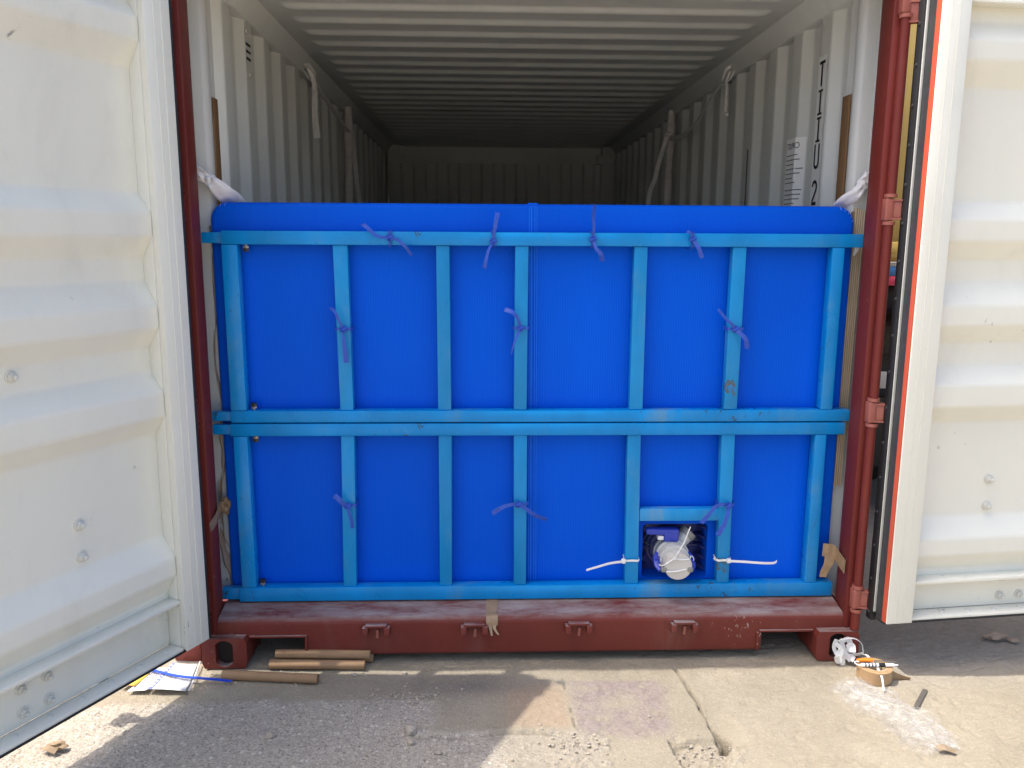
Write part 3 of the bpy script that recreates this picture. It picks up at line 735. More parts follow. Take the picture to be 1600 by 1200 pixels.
# ---- doors
def make_door(side, pin, ang, label):
    d = Vector((math.cos(R(ang)), math.sin(R(ang)), 0))
    n = Vector((-d.y, d.x, 0)) if side < 0 else Vector((d.y, -d.x, 0))
    pin = Vector((pin[0], pin[1], 0))
    W = lambda s, t, z: pin + d * s + n * t + Vector((0, 0, z))
    dr = sub('door', cont); dr['label'] = label
    def bx(name, m, a, b, bev=.003, par=dr, **kw):
        mb = MB(); mb.box(a, b, bev, W); return mb.build(name, m, par, recalc=True, **kw)
    T = .109; WID = 1.155; ZB, ZT = (.165 if side < 0 else .198), 2.455; zl = ZB - .165
    # stiles: cream face, orange primed hinge edge behind it
    bx('stile', mat_cream, (.002, T - .006, ZB), (.102, T, ZT), .002)
    bx('stile_edge', mat_orange if side > 0 else mat_cream, (-.001, T - .028, ZB + .002), (.100, T - .0065, ZT - .002), .002)
    bx('stile_core', mat_cream, (.012, .004, ZB + .004), (.102, T - .0285, ZT - .004), .002)
    bx('stile', mat_cream, (WID - .102, .004, ZB), (WID, T, ZT), .003)
    # a fine pressed line on the hinge stile
    for s0 in (.034, .062): bx('stile_line', mat_cream, (s0, T - .001, ZB + .01), (s0 + .003, T + .0014, ZT - .01), .0004)
    # rails: channels opening inwards, lips top and bottom
    ra = sub('rail', dr) if False else dr
    bx('bottom_rail', mat_cream, (.1025, .018, .176 + zl), (WID - .1025, .030, .352), .002)
    bx('rail_lip', mat_cream, (.1025, .0305, .335), (WID - .1025, .092, .3475), .002)
    bx('rail_lip', mat_cream, (.1025, .0305, .165 + zl), (WID - .1025, .094, .1755 + zl), .002)
    bx('top_rail', mat_cream, (.1025, .018, 2.30), (WID - .1025, .030, 2.452), .002)
    bx('rail_lip', mat_cream, (.1025, .0305, 2.313), (WID - .1025, .092, 2.325), .002)
    bx('rail_lip', mat_cream, (.1025, .0305, 2.443), (WID - .1025, .092, 2.455), .002)
    # corrugated sheet
    o_, i_ = .082, .034
    z_in = [(2.318, i_ + .004), (2.265, i_ + .004), (2.205, o_), (2.140, o_), (2.063, i_), (1.690, i_), (1.632, o_), (1.560, o_), (1.495, i_), (1.420, i_), (1.343, o_),
            (1.272, o_), (1.208, i_), (1.128, i_), (1.064, o_), (.986, o_), (.923, i_), (.572, i_), (.500, o_), (.436, o_), (.372, i_ + .004), (.340, i_ + .004)]
    pr = fillet([(t, 0, z) for z, t in z_in], .010, 3)
    mb = MB(); ss = [.1025 + (WID - .205) * k / 6 for k in range(7)]
    mb.strip([[W(s, p.x, p.z) for p in pr] for s in ss]); mb.build('door_sheet', mat_cream, dr, wn=True, angle=60)
    mb = MB(); mb.strip([[W(s, p.x - .006, p.z) for p in pr] for s in (.1025, WID - .1025)]); mb.build('outer_sheet', mat_red, dr, wn=True, angle=60)
    bx('outer_frame', mat_red, (.013, -.004, ZB + .004), (WID - .004, .0035, .30), .002)
    bx('outer_frame', mat_red, (.013, -.004, 2.31), (WID - .004, .0035, ZT - .004), .002)
    bx('outer_frame', mat_red, (.013, -.004, .3005), (.10, .0035, 2.3095), .002)
    bx('outer_frame', mat_red, (WID - .10, -.004, .3005), (WID - .004, .0035, 2.3095), .002)
    # gasket round the edge
    g = sub('gasket', dr)
    bx('gasket_channel', mat_grub, (.001, .042, ZB - .010), (.0115, T - .0285, ZT), .003, g)
    bx('retainer_strip', mat_retain, (-.0075, .038, ZB + .018), (.002, .0415, ZT), .0008, g)
    bx('gasket_lip', mat_black, (-.014, .003, ZB - .018), (.0115, .0375, ZT), .004, g)
    if side < 0: bx('hinge_gasket', mat_black, (-.013, .076, ZB - .004), (-.0015, T - .004, ZT), .003, g)
    bx('bottom_gasket', mat_black, (.0, .010, ZB - .014), (WID, .040, ZB - .0005), .003, g)
    bx('bottom_gasket', mat_black, (.0, .055, ZB - .006), (WID, .098, ZB - .0005), .001, g)
    for k in range(17):
        z = .21 + k * .128
        mb = MB(); mb.lathe([(0, .006), (.003, .005), (.0035, 0)], W(-.014, .020, z), -d, 8); mb.build('rivet', mat_grub, g)
    # bolts and nuts
    def bolt(s, t, z, r=.0135, m=mat_bolt):
        mb = MB(); o0 = W(s, t, z)
        mb.lathe([(0, r * 1.35), (.0035, r * 1.35), (.004, r * 1.2), (.004, 0)], o0, n, 16)
        mb.lathe([(.003, r), (.013, r), (.0145, r * .8), (.0145, 0)], o0, n, 6)
        mb.lathe([(.0145, r * .5), (.026, r * .5), (.028, r * .35), (.028, 0)], o0, n, 10)
        mb.build('bolt', m, dr, angle=30)
    for s in (.405, .785):
        for z in (.705, .605, 1.180): bolt(s + (.16 if z > 1 else 0), i_, z)
    for s in ((.505, .585, .86, .94) if side > 0 else (.548, .628, .86, .94)):
        for z in (.287 + zl, .214 + zl): bolt(s, .030, z, .0125)
    for k in range(9):
        mb = MB(); mb.lathe([(0, .010), (.004, .009), (.006, .004), (.006, 0)], W(.15 + k * .105, .060, .1755 + zl), (0, 0, 1), 10); mb.build('rivet', mat_bolt, dr)
    for z in (.83, 1.17, .74, 1.46, 1.73):
        mb = MB(); mb.lathe([(0, .006), (.003, .005), (.003, 0)], W(.15 + .19 * (z % .3), i_, z), n, 8)
        if z in (.83,): mb.build('rivet', mat_bolt, dr)
    # hinge straps to the post, locking rods outside
    for z in (.245, .955, 1.665, 2.30):
        mb = MB(); a = Vector((side * 1.203, .014, z)); b = W(.02, .012, z); c = W(.16, -.010, z)
        for q0, q1 in ((a, b), (b, c)):
            e = (q1 - q0); pn = Vector((-e.y, e.x, 0)).normalized() * .009
            mb.hexa([q0 - pn - U0 * .028, q1 - pn - U0 * .028, q1 + pn - U0 * .028, q0 + pn - U0 * .028,
                     q0 - pn + U0 * .028, q1 - pn + U0 * .028, q1 + pn + U0 * .028, q0 + pn + U0 * .028], .003)
            for dz in (-.031, .031):
                mb.hexa([q0 - pn * 1.5 + U0 * (dz - .003), q1 - pn * 1.5 + U0 * (dz - .003), q1 + pn * 1.5 + U0 * (dz - .003), q0 + pn * 1.5 + U0 * (dz - .003),
                         q0 - pn * 1.5 + U0 * (dz + .003), q1 - pn * 1.5 + U0 * (dz + .003), q1 + pn * 1.5 + U0 * (dz + .003), q0 + pn * 1.5 + U0 * (dz + .003)], 0)
        mb.build('hinge', mat_pink if side > 0 else mat_red, dr)
    for s in (.32, .86):
        mb = MB(); mb.tube([W(s, -.035, .10 if side < 0 else .21), W(s, -.035, 2.53)], .017, 12)
        for z in (.11 if side < 0 else .225, 2.51): mb.box((s - .035, -.06, z - .02), (s + .035, -.012, z + .02), .004, W)
        for z in (.5, 1.1, 1.7, 2.2): mb.box((s - .04, -.055, z - .03), (s + .04, -.0045, z + .03), .004, W)
        mb.build('locking_rod', mat_steel, dr, recalc=True)
    return W
WL = make_door(-1, (-1.253, -.036), -117.0, 'door swung out on the left, seen at a steep angle')
WR = make_door(1, (1.2466, .0034), 6.0, 'door folded back flat on the right with an orange hinge edge')

# ------------------------------------------------------------------ steel bulkhead frames
def frame(name, label, zt, zb, postl, postr, bars, sx, ext_l, extra=None):
    fr = thing(name, label, 'bulkhead frame', (0, .16, zb[0]), 'blue steel bulkhead frames')
    y0, y1 = .140, .188
    for (za, zb_) in (zt, zb):
        box('rail', mat_frame, (sx[0], y0, za), (sx[1], y1, zb_), fr, .0035)
        box('rail_end', mat_frame, (ext_l, y0 + .014, za + .004), (sx[0] - .0005, y1 - .003, zb_ - .006), fr, .002)
    lo, hi = zb[1] + .0006, zt[0] - .0006
    for (a, b, m) in ((postl[0], postl[1], mat_frame), (postr[0], postr[1], mat_frame)):
        mb = MB(); mb.hexa([(a[0], y0 + .001, lo), (b[0], y0 + .001, lo), (b[0], y1, lo), (a[0], y1, lo), (a[1], y0 + .001, hi), (b[1], y0 + .001, hi), (b[1], y1, hi), (a[1], y1, hi)], .0035)
        mb.build('post', m, fr)
    for (xb0, xb1, xt0, xt1, zlo) in bars:
        z0 = zlo or lo
        mb = MB(); mb.hexa([(xb0, y0 + .007, z0), (xb1, y0 + .007, z0), (xb1, y1 - .002, z0), (xb0, y1 - .002, z0), (xt0, y0 + .007, hi), (xt1, y0 + .007, hi), (xt1, y1 - .002, hi), (xt0, y1 - .002, hi)], .003)
        mb.build('bar', mat_bar, fr)
    # corner bolts
    for z, sgn in ((hi, -1), (lo, 1)):
        k = sub('bolt', fr); x = -1.032
        mb = MB(); mb.lathe([(0, .006), (.014, .006)], (x, .165, z), (0, 0, sgn), 10); mb.lathe([(.005, .0105), (.012, .0105), (.012, 0)], (x, .165, z), (0, 0, sgn), 6); mb.build('nut', mat_steel, k, angle=30)
        mb = MB(); mb.lathe([(.0125, .012), (.024, .012), (.025, .010), (.025, 0)], (x, .165, z), (0, 0, sgn), 6); mb.build('bolt_head', mat_dsteel, k, angle=30)
    return fr
k = .994
fu = frame('upper_bulkhead_frame', 'upper light blue tube steel frame tied with ribbons across the blue panel', (1.535, 1.583), (.893, .937),
      ((-1.110, -1.112), (-1.053, -1.056)), ((1.068, 1.070), (1.113, 1.115)),
      [(-.715, -.667, -.724, -.672, None), (-.358, -.309, -.359, -.311, None), (-.079, -.031, -.077, -.029, None), (.350, .400, .351, .399, None), (.704, .754, .708, .758, None)], (-1.111, 1.180), -1.183)
fl = frame('lower_bulkhead_frame', 'lower light blue tube steel frame resting on the sill around the valve opening', (.842, .8885), (.197, .252),
      ((-1.105, -1.107), (-1.050, -1.056)), ((1.054, 1.056), (1.100, 1.099)),
      [(-.724, -.675, -.716, -.667, None), (-.358, -.312, -.357, -.308, None), (-.075, -.028, -.078, -.028, None), (.353, .405, .347, .397, None), (.711, .759, .702, .753, None)], (-1.116, 1.166), -1.183)
box('cross_bar', mat_bar, (.4025, .148, .504), (.7085, .186, .551), fl, .003)
box('rail_gap_shade', mat_black, (-1.11, .15, .1925), (1.15, .185, .1968), fl, 0)  # black strip stands in for the shaded gap under the bottom rail

# ------------------------------------------------------------------ blue fluted panel
pn = thing('blue_plastic_panel', 'large blue fluted plastic panel standing behind the steel frames with a valve cut-out', 'plastic panel', (0, .2, .176))
X0, X1, Z0, Z1 = -1.166, 1.172, .196, 1.684
HX0, HX1, HZ0, HZ1 = .428, .682, .2535, .474
def rrect(x0, x1, z0, z1, r, n=8):
    pts = []
    for cx, cz, a0 in ((x1 - r, z1 - r, 0), (x0 + r, z1 - r, 90), (x0 + r, z0 + r, 180), (x1 - r, z0 + r, 270)):
        for k_ in range(n + 1):
            a = R(a0 + 90 * k_ / n); pts.append((cx + r * math.cos(a), cz + r * math.sin(a)))
    return pts
def panel_mesh():
    bm = bmesh.new()
    ins = .016
    out = [bm.verts.new((x, .200, z)) for x, z in rrect(X0 + ins, X1 - ins, Z0 + .002, Z1 - ins, .05)]
    hol = [bm.verts.new((x, .200, z)) for x, z in rrect(HX0, HX1, HZ0, HZ1, .016)]
    ed = []
    for L in (out, hol):
        for i in range(len(L)): ed.append(bm.edges.new((L[i], L[(i + 1) % len(L)])))
    bmesh.ops.triangle_fill(bm, use_beauty=True, use_dissolve=False, edges=ed, normal=(0, -1, 0))
    vs = [v.co.copy() for v in bm.verts]; bm.verts.index_update(); fs = [[v.index for v in f.verts] for f in bm.faces]; bm.free()
    mb = MB(); mb.add(vs, fs)
    rings = []
    for i_, y in ((ins, .200), (ins * .72, .2008), (ins * .35, .205), (ins * .1, .212), (0, .222), (0, .262)):
        r = .05 + (ins - i_); q = rrect(X0 + i_, X1 - i_, Z0 + .002 * (i_ / ins), Z1 - i_, r); rings.append([Vector((x, y, z)) for x, z in q] + [Vector((q[0][0], y, q[0][1]))])
    mb.strip(rings)
    q = rrect(HX0, HX1, HZ0, HZ1, .016); mb.strip([[Vector((x, y, z)) for x, z in q + q[:1]] for y in (.200, .2012, .290)])
    return mb
panel_mesh().build('front_sheet', mat_panel, pn, angle=40, recalc=True)
for x, w in ((-.022, .0022), (-.015, .004), (-.002, .0025), (.006, .0022)):
    mb = MB(); zt, zb_ = 1.676, .198
    mb.hexa([(x + .006, .1978, zb_), (x + .006 + w, .1978, zb_), (x + .006 + w, .2003, zb_), (x + .006, .2003, zb_), (x - .004, .1978, zt), (x - .004 + w, .1978, zt), (x - .004 + w, .2003, zt), (x - .004, .2003, zt)], 0)
    mb.build('seam_fold', mat_seam, pn)
box('seam_tab', mat_panel, (-.030, .203, 1.676), (.008, .216, 1.6875), pn, .002)
for sx, cx in ((1, X1 - .066), (-1, X0 + .066)):
    for kk in range(5 if sx > 0 else 2):
        a = R(78 - kk * 17); c0 = Vector((cx + sx * .052 * math.cos(a), .1985, Z1 - .066 + .052 * math.sin(a))); c1 = Vector((cx + sx * .0645 * math.cos(a + .1), .2085, Z1 - .066 + .0645 * math.sin(a + .1)))
        mb = MB(); mb.tube([c0, c0.lerp(c1, .5) + Vector((0, -.0022, 0)), c1], .0010, 5); mb.build('corner_slit_light', mat_slit, pn)  # pale ribs: light caught by the corner slits put into the colour
# ribbed backing behind the cut-out
vb = one('valve_recess', mat_navy, lambda mb: mb.box((HX0 - .02, .288, HZ0 - .03), (HX1 + .02, .296, HZ1 + .03), .001), pn)
for sx in (0, 1):
    for kk in range(5):
        z = .275 + kk * .042
        xa = HX0 + .002 if sx == 0 else HX1 - .002; xb = xa + (.030 if sx == 0 else -.030)
        mb = MB(); mb.hexa([(xa, .215, z), (xb, .280, z + .002), (xb, .288, z + .002), (xa, .288, z), (xa, .215, z + .010), (xb, .280, z + .008), (xb, .288, z + .008), (xa, .288, z + .010)], .001); mb.build('recess_rib', mat_navy, vb)
for kk in range(4):
    mb = MB(); x = .47 + kk * .055; mb.box((x, .262, .448), (x + .02, .288, .4735), .003); mb.build('recess_rib', mat_navy, vb)

# ------------------------------------------------------------------ valve in the cut-out
VX, VZ = .541, .352
va = thing('tank_valve', 'pale plastic tank valve with blue lever and capped outlet in the panel cut-out', 'valve', (VX, .28, VZ))
A = Vector((0, -1, 0)); cn = Vector((VX, .286, VZ))
mb = MB(); mb.lathe([(0, .088), (.010, .088), (.014, .084), (.014, .074), (.022, .072), (.026, .066), (.026, .03)], cn, A, 40); mb.build('collar', mat_navy, va)
mb = MB(); mb.lathe([(.02, .050), (.05, .054), (.055, .064), (.063, .066), (.072, .066), (.076, .062), (.10, .061), (.104, .066), (.112, .066), (.116, .060), (.150, .058), (.1515, .055), (.1515, .0)], cn, A, 40); mb.build('valve_body', mat_valve, va)
mb = MB(); mb.lathe([(.150, .050), (.153, .052), (.158, .053), (.190, .053), (.194, .051), (.195, .0), ], cn + Vector((.005, 0, -.010)), A, 40); mb.build('cap', plain('cream_cap_plastic', (.60, .57, .52, 1), .4, .05), va)
mb = MB(); o0 = cn + A * .075 + Vector((.02, 0, .03)); ax = Vector((.72, .15, .69)).normalized()
mb.lathe([(0, .030), (.055, .030), (.056, .022), (.075, .022)], o0, ax, 20); mb.build('side_spout', mat_valve, va)
mb = MB(); mb.lathe([(.0555, .034), (.078, .034), (.0785, .028), (.0785, 0)], o0, ax, 20); mb.build('spout_cap', mat_grayv, va)
lv = sub('lever', va)
mb = MB(); mb.box((VX - .036, .165, VZ + .060), (VX + .020, .225, VZ + .100), .006); mb.build('lever_hub', mat_bluep, lv)
mb = MB(); mb.hexa([(VX - .105, .168, VZ + .090), (VX + .020, .165, VZ + .0845), (VX + .020, .205, VZ + .0845), (VX - .105, .200, VZ + .090), (VX - .105, .168, VZ + .112), (VX + .020, .165, VZ + .110), (VX + .020, .205, VZ + .110), (VX - .105, .200, VZ + .112)], .004); mb.build('lever_handle', mat_bluep, lv)
mb = MB(); mb.box((VX - .060, .170, VZ + .066), (VX - .0365, .200, VZ + .0835), .004); mb.build('lever_stop', mat_white, va)
for sx in (-1, 1):   # cam arms that clamp the cap
    mb = MB(); q = cn + A * .150 + Vector((sx * .058, 0, -.012))
    mb.tube([q + Vector((0, .045, .03)), q + Vector((sx * .012, .02, .014)), q + Vector((sx * .012, -.012, -.006)), q + Vector((sx * .002, -.030, -.018))], [.007, .011, .011, .008], 8, flat=.7); mb.build('cam_arm', mat_bluep, va)
    mb = MB(); mb.box((VX + sx * .050 - .010, .086, VZ - .030), (VX + sx * .050 + .010, .112, VZ - .012), .003); mb.build('cam_pin', mat_grayv, va)
    pts = [cn + A * .150 + Vector((sx * .060, -.002, -.012))] + [cn + A * .150 + Vector((sx * (.060 + .014 * math.sin(a)), .0, -.010 + .014 * math.cos(a) + .012)) for a in np.linspace(0, 2 * math.pi * .9, 12)]
    mb = MB(); mb.tube(pts, .0018, 6); mb.build('pull_ring', mat_bluep if sx < 0 else mat_white, va)
for sx, za, zb_ in ((-1, .378, .366), (-1, .348, .362), (1, .383, .385), (1, .362, .364)):
    mb = MB(); mb.tube(smooth_path([(VX + sx * .118, .262, za), (VX + sx * .085, .250, (za + zb_) / 2 + .004), (VX + sx * .060, .215, zb_)]), .0016, 6); mb.build('wire', mat_steel, va)

# cable ties
ct = thing('cable_tie', 'thin white cable tie pulled round the valve cap with its end sticking up', 'cable tie', (VX - .02, .088, VZ))
q = cn + A * .197 + Vector((-.012, 0, .026))
one('tail', mat_white, lambda mb: mb.tube([q, q + Vector((.030, -.012, .065)), q + Vector((.052, -.01, .128))], [.0030, .0026, .0020], 6), ct)
one('tie_head', mat_white, lambda mb: mb.lathe([(0, .005), (.004, .0065), (.009, .0055), (.009, 0)], q + Vector((0, .004, 0)), A, 10), ct)
one('band', mat_white, lambda mb: (mb.tube(smooth_path([q, q + Vector((-.022, .0, -.016)), q + Vector((-.044, .012, -.034)), q + Vector((-.054, .05, -.040))]), .0028, 6),
    mb.tube(smooth_path([q, q + Vector((.026, .001, -.006)), q + Vector((.056, .004, -.006)), q + Vector((.074, .05, -.014))]), .0028, 6),
    mb.tube(smooth_path([q + Vector((-.046, .03, -.040)), q + Vector((-.030, .0, -.052)), q + Vector((.02, .0, -.050)), q + Vector((.062, .012, -.040)), q + Vector((.07, .05, -.030))]), .0028, 6)), ct)
def tie(label, x0, x1, z, sgn, tail):
    t = thing('cable_tie', label, 'cable tie', ((x0 + x1) / 2, .14, z), 'white cable ties on the lower frame')
    one('band', mat_white, lambda mb: mb.ribbon([(x0 - .003, .188, z + .003), (x0 - .003, .143, z), ((x0 + x1) / 2, .1415, z), (x1 + .003, .143, z), (x1 + .003, .188, z + .003)], .008, .002, side=Vector((0, 0, 1)), sub=4), t)
    hx = x0 - .010 if sgn < 0 else x1 - .006
    one('tie_head', mat_white, lambda mb: mb.box((hx - .008, .128, z - .008), (hx + .008, .145, z + .008), .003), t)
    one('tail', mat_white, lambda mb: mb.ribbon([(hx, .133, z)] + tail, (.009, .008), .0022, side=Vector((0, 0, 1)), sub=6), t)
    return t
tie('white cable tie on the bar left of the valve, tail pointing left', .354, .402, .349, -1, [(.29, .116, .349), (.245, .108, .340), (.200, .118, .322)])
tie('white cable tie on the bar right of the valve, tail pointing right', .709, .757, .347, 1, [(.80, .118, .350), (.87, .108, .348), (.915, .112, .346), (.930, .116, .351)])
one('tie_end', mat_white, lambda mb: mb.ribbon([(.706, .15, .347), (.700, .140, .349), (.690, .130, .361)], (.009, .005), .002, side=Vector((.5, 0, .8)), sub=5), [o for o in bpy.data.objects if o.name == 'cable_tie.002'][0])

# ------------------------------------------------------------------ ribbons knotted round the frames
def ribbon_tie(label, knot, tails, horiz, span):
    kx, kz = knot; y = .132
    t = thing('ribbon_tie', label, 'ribbon tie', (kx, y, kz), 'purple-blue ribbon ties')
    rr = random.Random(int(kx * 1000 + kz * 77))
    # band round the tube
    if horiz:   # round a vertical bar
        one('band', mat_ribbon, lambda mb: [mb.ribbon([(span[0] - .005, .192, kz + dz), (span[0] - .004, .142, kz + dz * .6), (kx, .1385, kz - dz * .5), (span[1] + .004, .142, kz + dz), (span[1] + .006, .192, kz + dz)], .006, .0014, side=Vector((0, .25, 1)).normalized(), sub=5) for dz in (.004, -.004)], t)
    else:
        one('band', mat_ribbon, lambda mb: [mb.ribbon([(kx + dx, .192, span[0] - .006), (kx + dx * .6, .136, span[0] - .002), (kx - dx * .5, .1335, kz), (kx + dx, .136, span[1] + .002), (kx + dx, .192, span[1] + .006)], .006, .0014, side=Vector((1, .25, 0)).normalized(), sub=5) for dx in (.005, -.005)], t)
    def kn(mb):
        pts = [(kx + .009 * math.cos(a), y - .003 + .005 * math.sin(2 * a), kz + .010 * math.sin(a)) for a in np.linspace(0, 2 * math.pi, 12)]
        mb.tube(pts, .0045, 7, flat=.8); mb.tube([(kx - .010, y - .004, kz - .005), (kx, y - .009, kz), (kx + .010, y - .003, kz + .006)], .005, 7)
    one('knot', mat_ribbon, kn, t)
    for (pts, w, tw) in tails:
        P = [(kx, y - .004, kz)] + [(x, y - .004 - b, z) for x, b, z in pts]
        one('tail', mat_ribbon, lambda mb: mb.ribbon(P, w, .0012, sub=7, twist=tw), t)
Tz = (1.535, 1.583)
ribbon_tie('ribbon on the top rail left part, one tail up left, other long tail down right', (-.520, 1.562), [([(-.560, .012, 1.566), (-.60, .008, 1.598), (-.613, .0, 1.608)], (.008, .019), .8), ([(-.49, .014, 1.553), (-.462, .018, 1.528), (-.443, .008, 1.500)], (.008, .013), .5)], False, Tz)
ribbon_tie('ribbon on the top rail left of the seam with a broad upright tail', (-.156, 1.550), [([(-.152, .010, 1.585), (-.146, .014, 1.62), (-.140, .006, 1.650)], (.008, .018), .2), ([(-.172, .014, 1.520), (-.180, .016, 1.49), (-.187, .008, 1.456)], (.006, .015), .4)], False, Tz)
ribbon_tie('ribbon on the top rail right of the seam reaching the top edge of the panel', (.198, 1.560), [([(.199, .010, 1.60), (.197, .010, 1.635), (.201, .004, 1.680)], (.006, .019), .9), ([(.207, .014, 1.53), (.225, .02, 1.508), (.232, .008, 1.482)], (.007, .020), .6)], False, Tz)
ribbon_tie('short crumpled ribbon on the top rail, the one furthest to the right', (.556, 1.562), [([(.548, .008, 1.580), (.538, .01, 1.586), (.532, .006, 1.590)], (.008, .013), .6), ([(.566, .010, 1.545), (.577, .014, 1.525), (.590, .006, 1.496)], (.011, .016), .3)], False, Tz)
ribbon_tie('ribbon round the first bar of the upper frame, wide tail hanging straight down', (-.692, 1.237), [([(-.705, .010, 1.27), (-.716, .016, 1.30), (-.735, .008, 1.316)], (.008, .013), .9), ([(-.690, .010, 1.20), (-.686, .012, 1.165), (-.683, .008, 1.118)], (.008, .020), .2)], True, (-.718, -.670))
ribbon_tie('ribbon round the middle bar of the upper frame beside the seam', (-.058, 1.242), [([(-.066, .014, 1.275), (-.085, .02, 1.30), (-.114, .01, 1.311)], (.009, .018), .6), ([(-.070, .012, 1.215), (-.080, .016, 1.19), (-.090, .01, 1.150)], (.014, .003), .4)], True, (-.078, -.030))
ribbon_tie('ribbon lying diagonally across the last bar of the upper frame', (.726, 1.240), [([(.705, .012, 1.262), (.68, .014, 1.285), (.656, .01, 1.314)], (.012, .010), .3), ([(.742, .014, 1.225), (.760, .02, 1.205), (.770, .01, 1.170)], (.013, .017), .7)], True, (.705, .757))
ribbon_tie('ribbon round the first bar of the lower frame with a short stubby tail', (-.696, .577), [([(-.712, .010, .592), (-.727, .012, .61), (-.742, .008, .622)], (.014, .019), .3), ([(-.690, .012, .56), (-.682, .014, .535), (-.679, .01, .496)], (.010, .014), .3)], True, (-.720, -.671))
ribbon_tie('ribbon round the middle bar of the lower frame with tails spread like a moustache', (-.062, .580), [([(-.09, .014, .584), (-.125, .016, .572), (-.158, .008, .548)], (.010, .018), .3), ([(-.035, .014, .570), (.0, .020, .545), (.046, .01, .524)], (.012, .018), .5)], True, (-.078, -.029))
ribbon_tie('ribbon arched above the valve opening with two hanging tails', (.735, .570), [([(.712, .018, .582), (.68, .024, .575), (.655, .02, .54), (.632, .01, .506)], (.010, .016), .2), ([(.728, .016, .54), (.716, .018, .50), (.697, .01, .456)], (.011, .019), .3)], True, (.707, .757))

# ------------------------------------------------------------------ packing at the two sides of the panel
cl = thing('cardboard_lining', 'layered corrugated cardboard edges squeezed between blue panel and right post', 'cardboard', (1.19, .24, .17))
for kk in range(5):
    x = 1.1765 + kk * .0078
    top = 1.678 - kk * .0015; bot = .99 if kk < 4 else 1.05
    mb = MB(); mb.hexa([(x - .012, .212 + kk * .001, .62), (x - .0075, .212, .62), (x - .0075, .235, .62), (x - .012, .235, .62), (x, .212 + kk * .001, top), (x + .0042, .212, top), (x + .0042, .235, top), (x, .235, top)], .0008)
    mb.build('cardboard_sheet', mat_card, cl)
box('cardboard_core', mat_carddark, (1.170, .220, .63), (1.204, .236, 1.665), cl, 0)
kp = thing('kraft_paper_wad', 'torn brown kraft paper strip stuffed down between panel and left post', 'paper', (-1.18, .22, .2))
def wad(mb):
    def fn(u, v_):
        z = .245 + v_ * .64; w = .020 + .012 * math.sin(v_ * 7 + 1)
        return Vector((-1.190 + u * w - .012 * math.sin(v_ * 5), .225 + .012 * math.sin(u * 5 + v_ * 19) + .006 * math.sin(v_ * 40), z))
    mb.grid(6, 40, fn)
one('paper_strip', mat_cpaper, wad, kp, solid=.0015, angle=60)
def wad2(mb):
    def fn(u, v_):
        z = .94 + v_ * .66; w = .012 + .008 * math.sin(v_ * 9 + 2)
        return Vector((-1.180 + u * w - .006 * math.sin(v_ * 6), .232 + .008 * math.sin(u * 5 + v_ * 15), z))
    mb.grid(5, 34, fn)
one('paper_strip', mat_cpaper, wad2, kp, solid=.0015, angle=60)
for s, x, y, zt, lab in ((-1, -1.163, .325, 2.055, 'brown plywood strip standing upright against the inside of the left wall'), (1, 1.160, .325, 2.090, 'brown plywood strip with torn top standing against the inside of the right wall')):
    tag(one('plywood_strip', mat_ply, lambda mb: mb.box((x - .004, y - .022 - (.012 if s > 0 else 0), .17), (x + .003, y + .026, zt), .0008)), lab, 'plywood strip', 'plywood strips inside the walls')
bpy.data.objects['plywood_strip'].location = (0, 0, 0)

# crumpled masking-tape blob, tape patches
def crumple(mb, c, r, seed, squash=(1, 1, 1), amp=.35):
    bm = bmesh.new(); bmesh.ops.create_icosphere(bm, subdivisions=3, radius=1)
    g = np.random.default_rng(seed); dirs = g.normal(size=(14, 3)); dirs /= np.linalg.norm(dirs, axis=1)[:, None]; ph = g.uniform(0, 6, 14)
    for v in bm.verts:
        q = np.array(v.co); kk = 1 + amp * sum(abs(math.sin(3.2 * float(q @ d_) + p)) - .6 for d_, p in zip(dirs[:6], ph)) / 2.2
        v.co = Vector((c[0] + q[0] * kk * r * squash[0], c[1] + q[1] * kk * r * squash[1], c[2] + q[2] * kk * r * squash[2]))
    bm.verts.index_update(); mb.add([v.co for v in bm.verts], [[v.index for v in f.verts] for f in bm.faces]); bm.free()
tp = thing('packing_tape', 'brown tape from left post ending in a crumpled wad by the panel edge', 'tape', (-1.18, .15, .56), 'brown packing tape pieces')
one('tape_strip', mat_tape, lambda mb: mb.ribbon([(-1.172, .030, .530), (-1.1655, .08, .548), (-1.168, .134, .566), (-1.176, .19, .575)], .040, .0008, side=Vector((0, -.2, 1)).normalized(), sub=4), tp)
one('tape_wad', mat_tape, lambda mb: crumple(mb, (-1.166, .195, .560), .024, 5, (.8, .8, 1.35), .5), tp, angle=20)
tp = thing('packing_tape', 'brown tape folded over the panel edge at the lower right post', 'tape', (1.17, .15, .36), 'brown packing tape pieces')
one('tape_strip', mat_tape, lambda mb: mb.ribbon([(1.1655, .05, .352), (1.164, .10, .365), (1.158, .132, .380), (1.135, .137, .385), (1.120, .150, .383)], .052, .0008, side=Vector((.05, .0, 1)).normalized(), sub=5), tp)
one('tape_flap', mat_tape, lambda mb: mb.ribbon([(1.146, .136, .372), (1.139, .130, .335), (1.128, .134, .305), (1.122, .138, .276)], (.044, .024), .0008, side=Vector((1, 0, .15)).normalized(), sub=5, twist=.5), tp, angle=50)
tp = thing('packing_tape', 'brown tape stuck over the middle of the red sill and twisted round a keeper', 'tape', (-.158, .06, .17), 'brown packing tape pieces')
one('tape_strip', mat_tape, lambda mb: mb.ribbon([(-.150, .205, .1955), (-.158, .14, .1935), (-.162, .07, .1795), (-.160, .046, .176), (-.160, .033, .160), (-.160, .030, .145)], .044, .0008, side=Vector((1, 0, 0)), sub=5), tp)
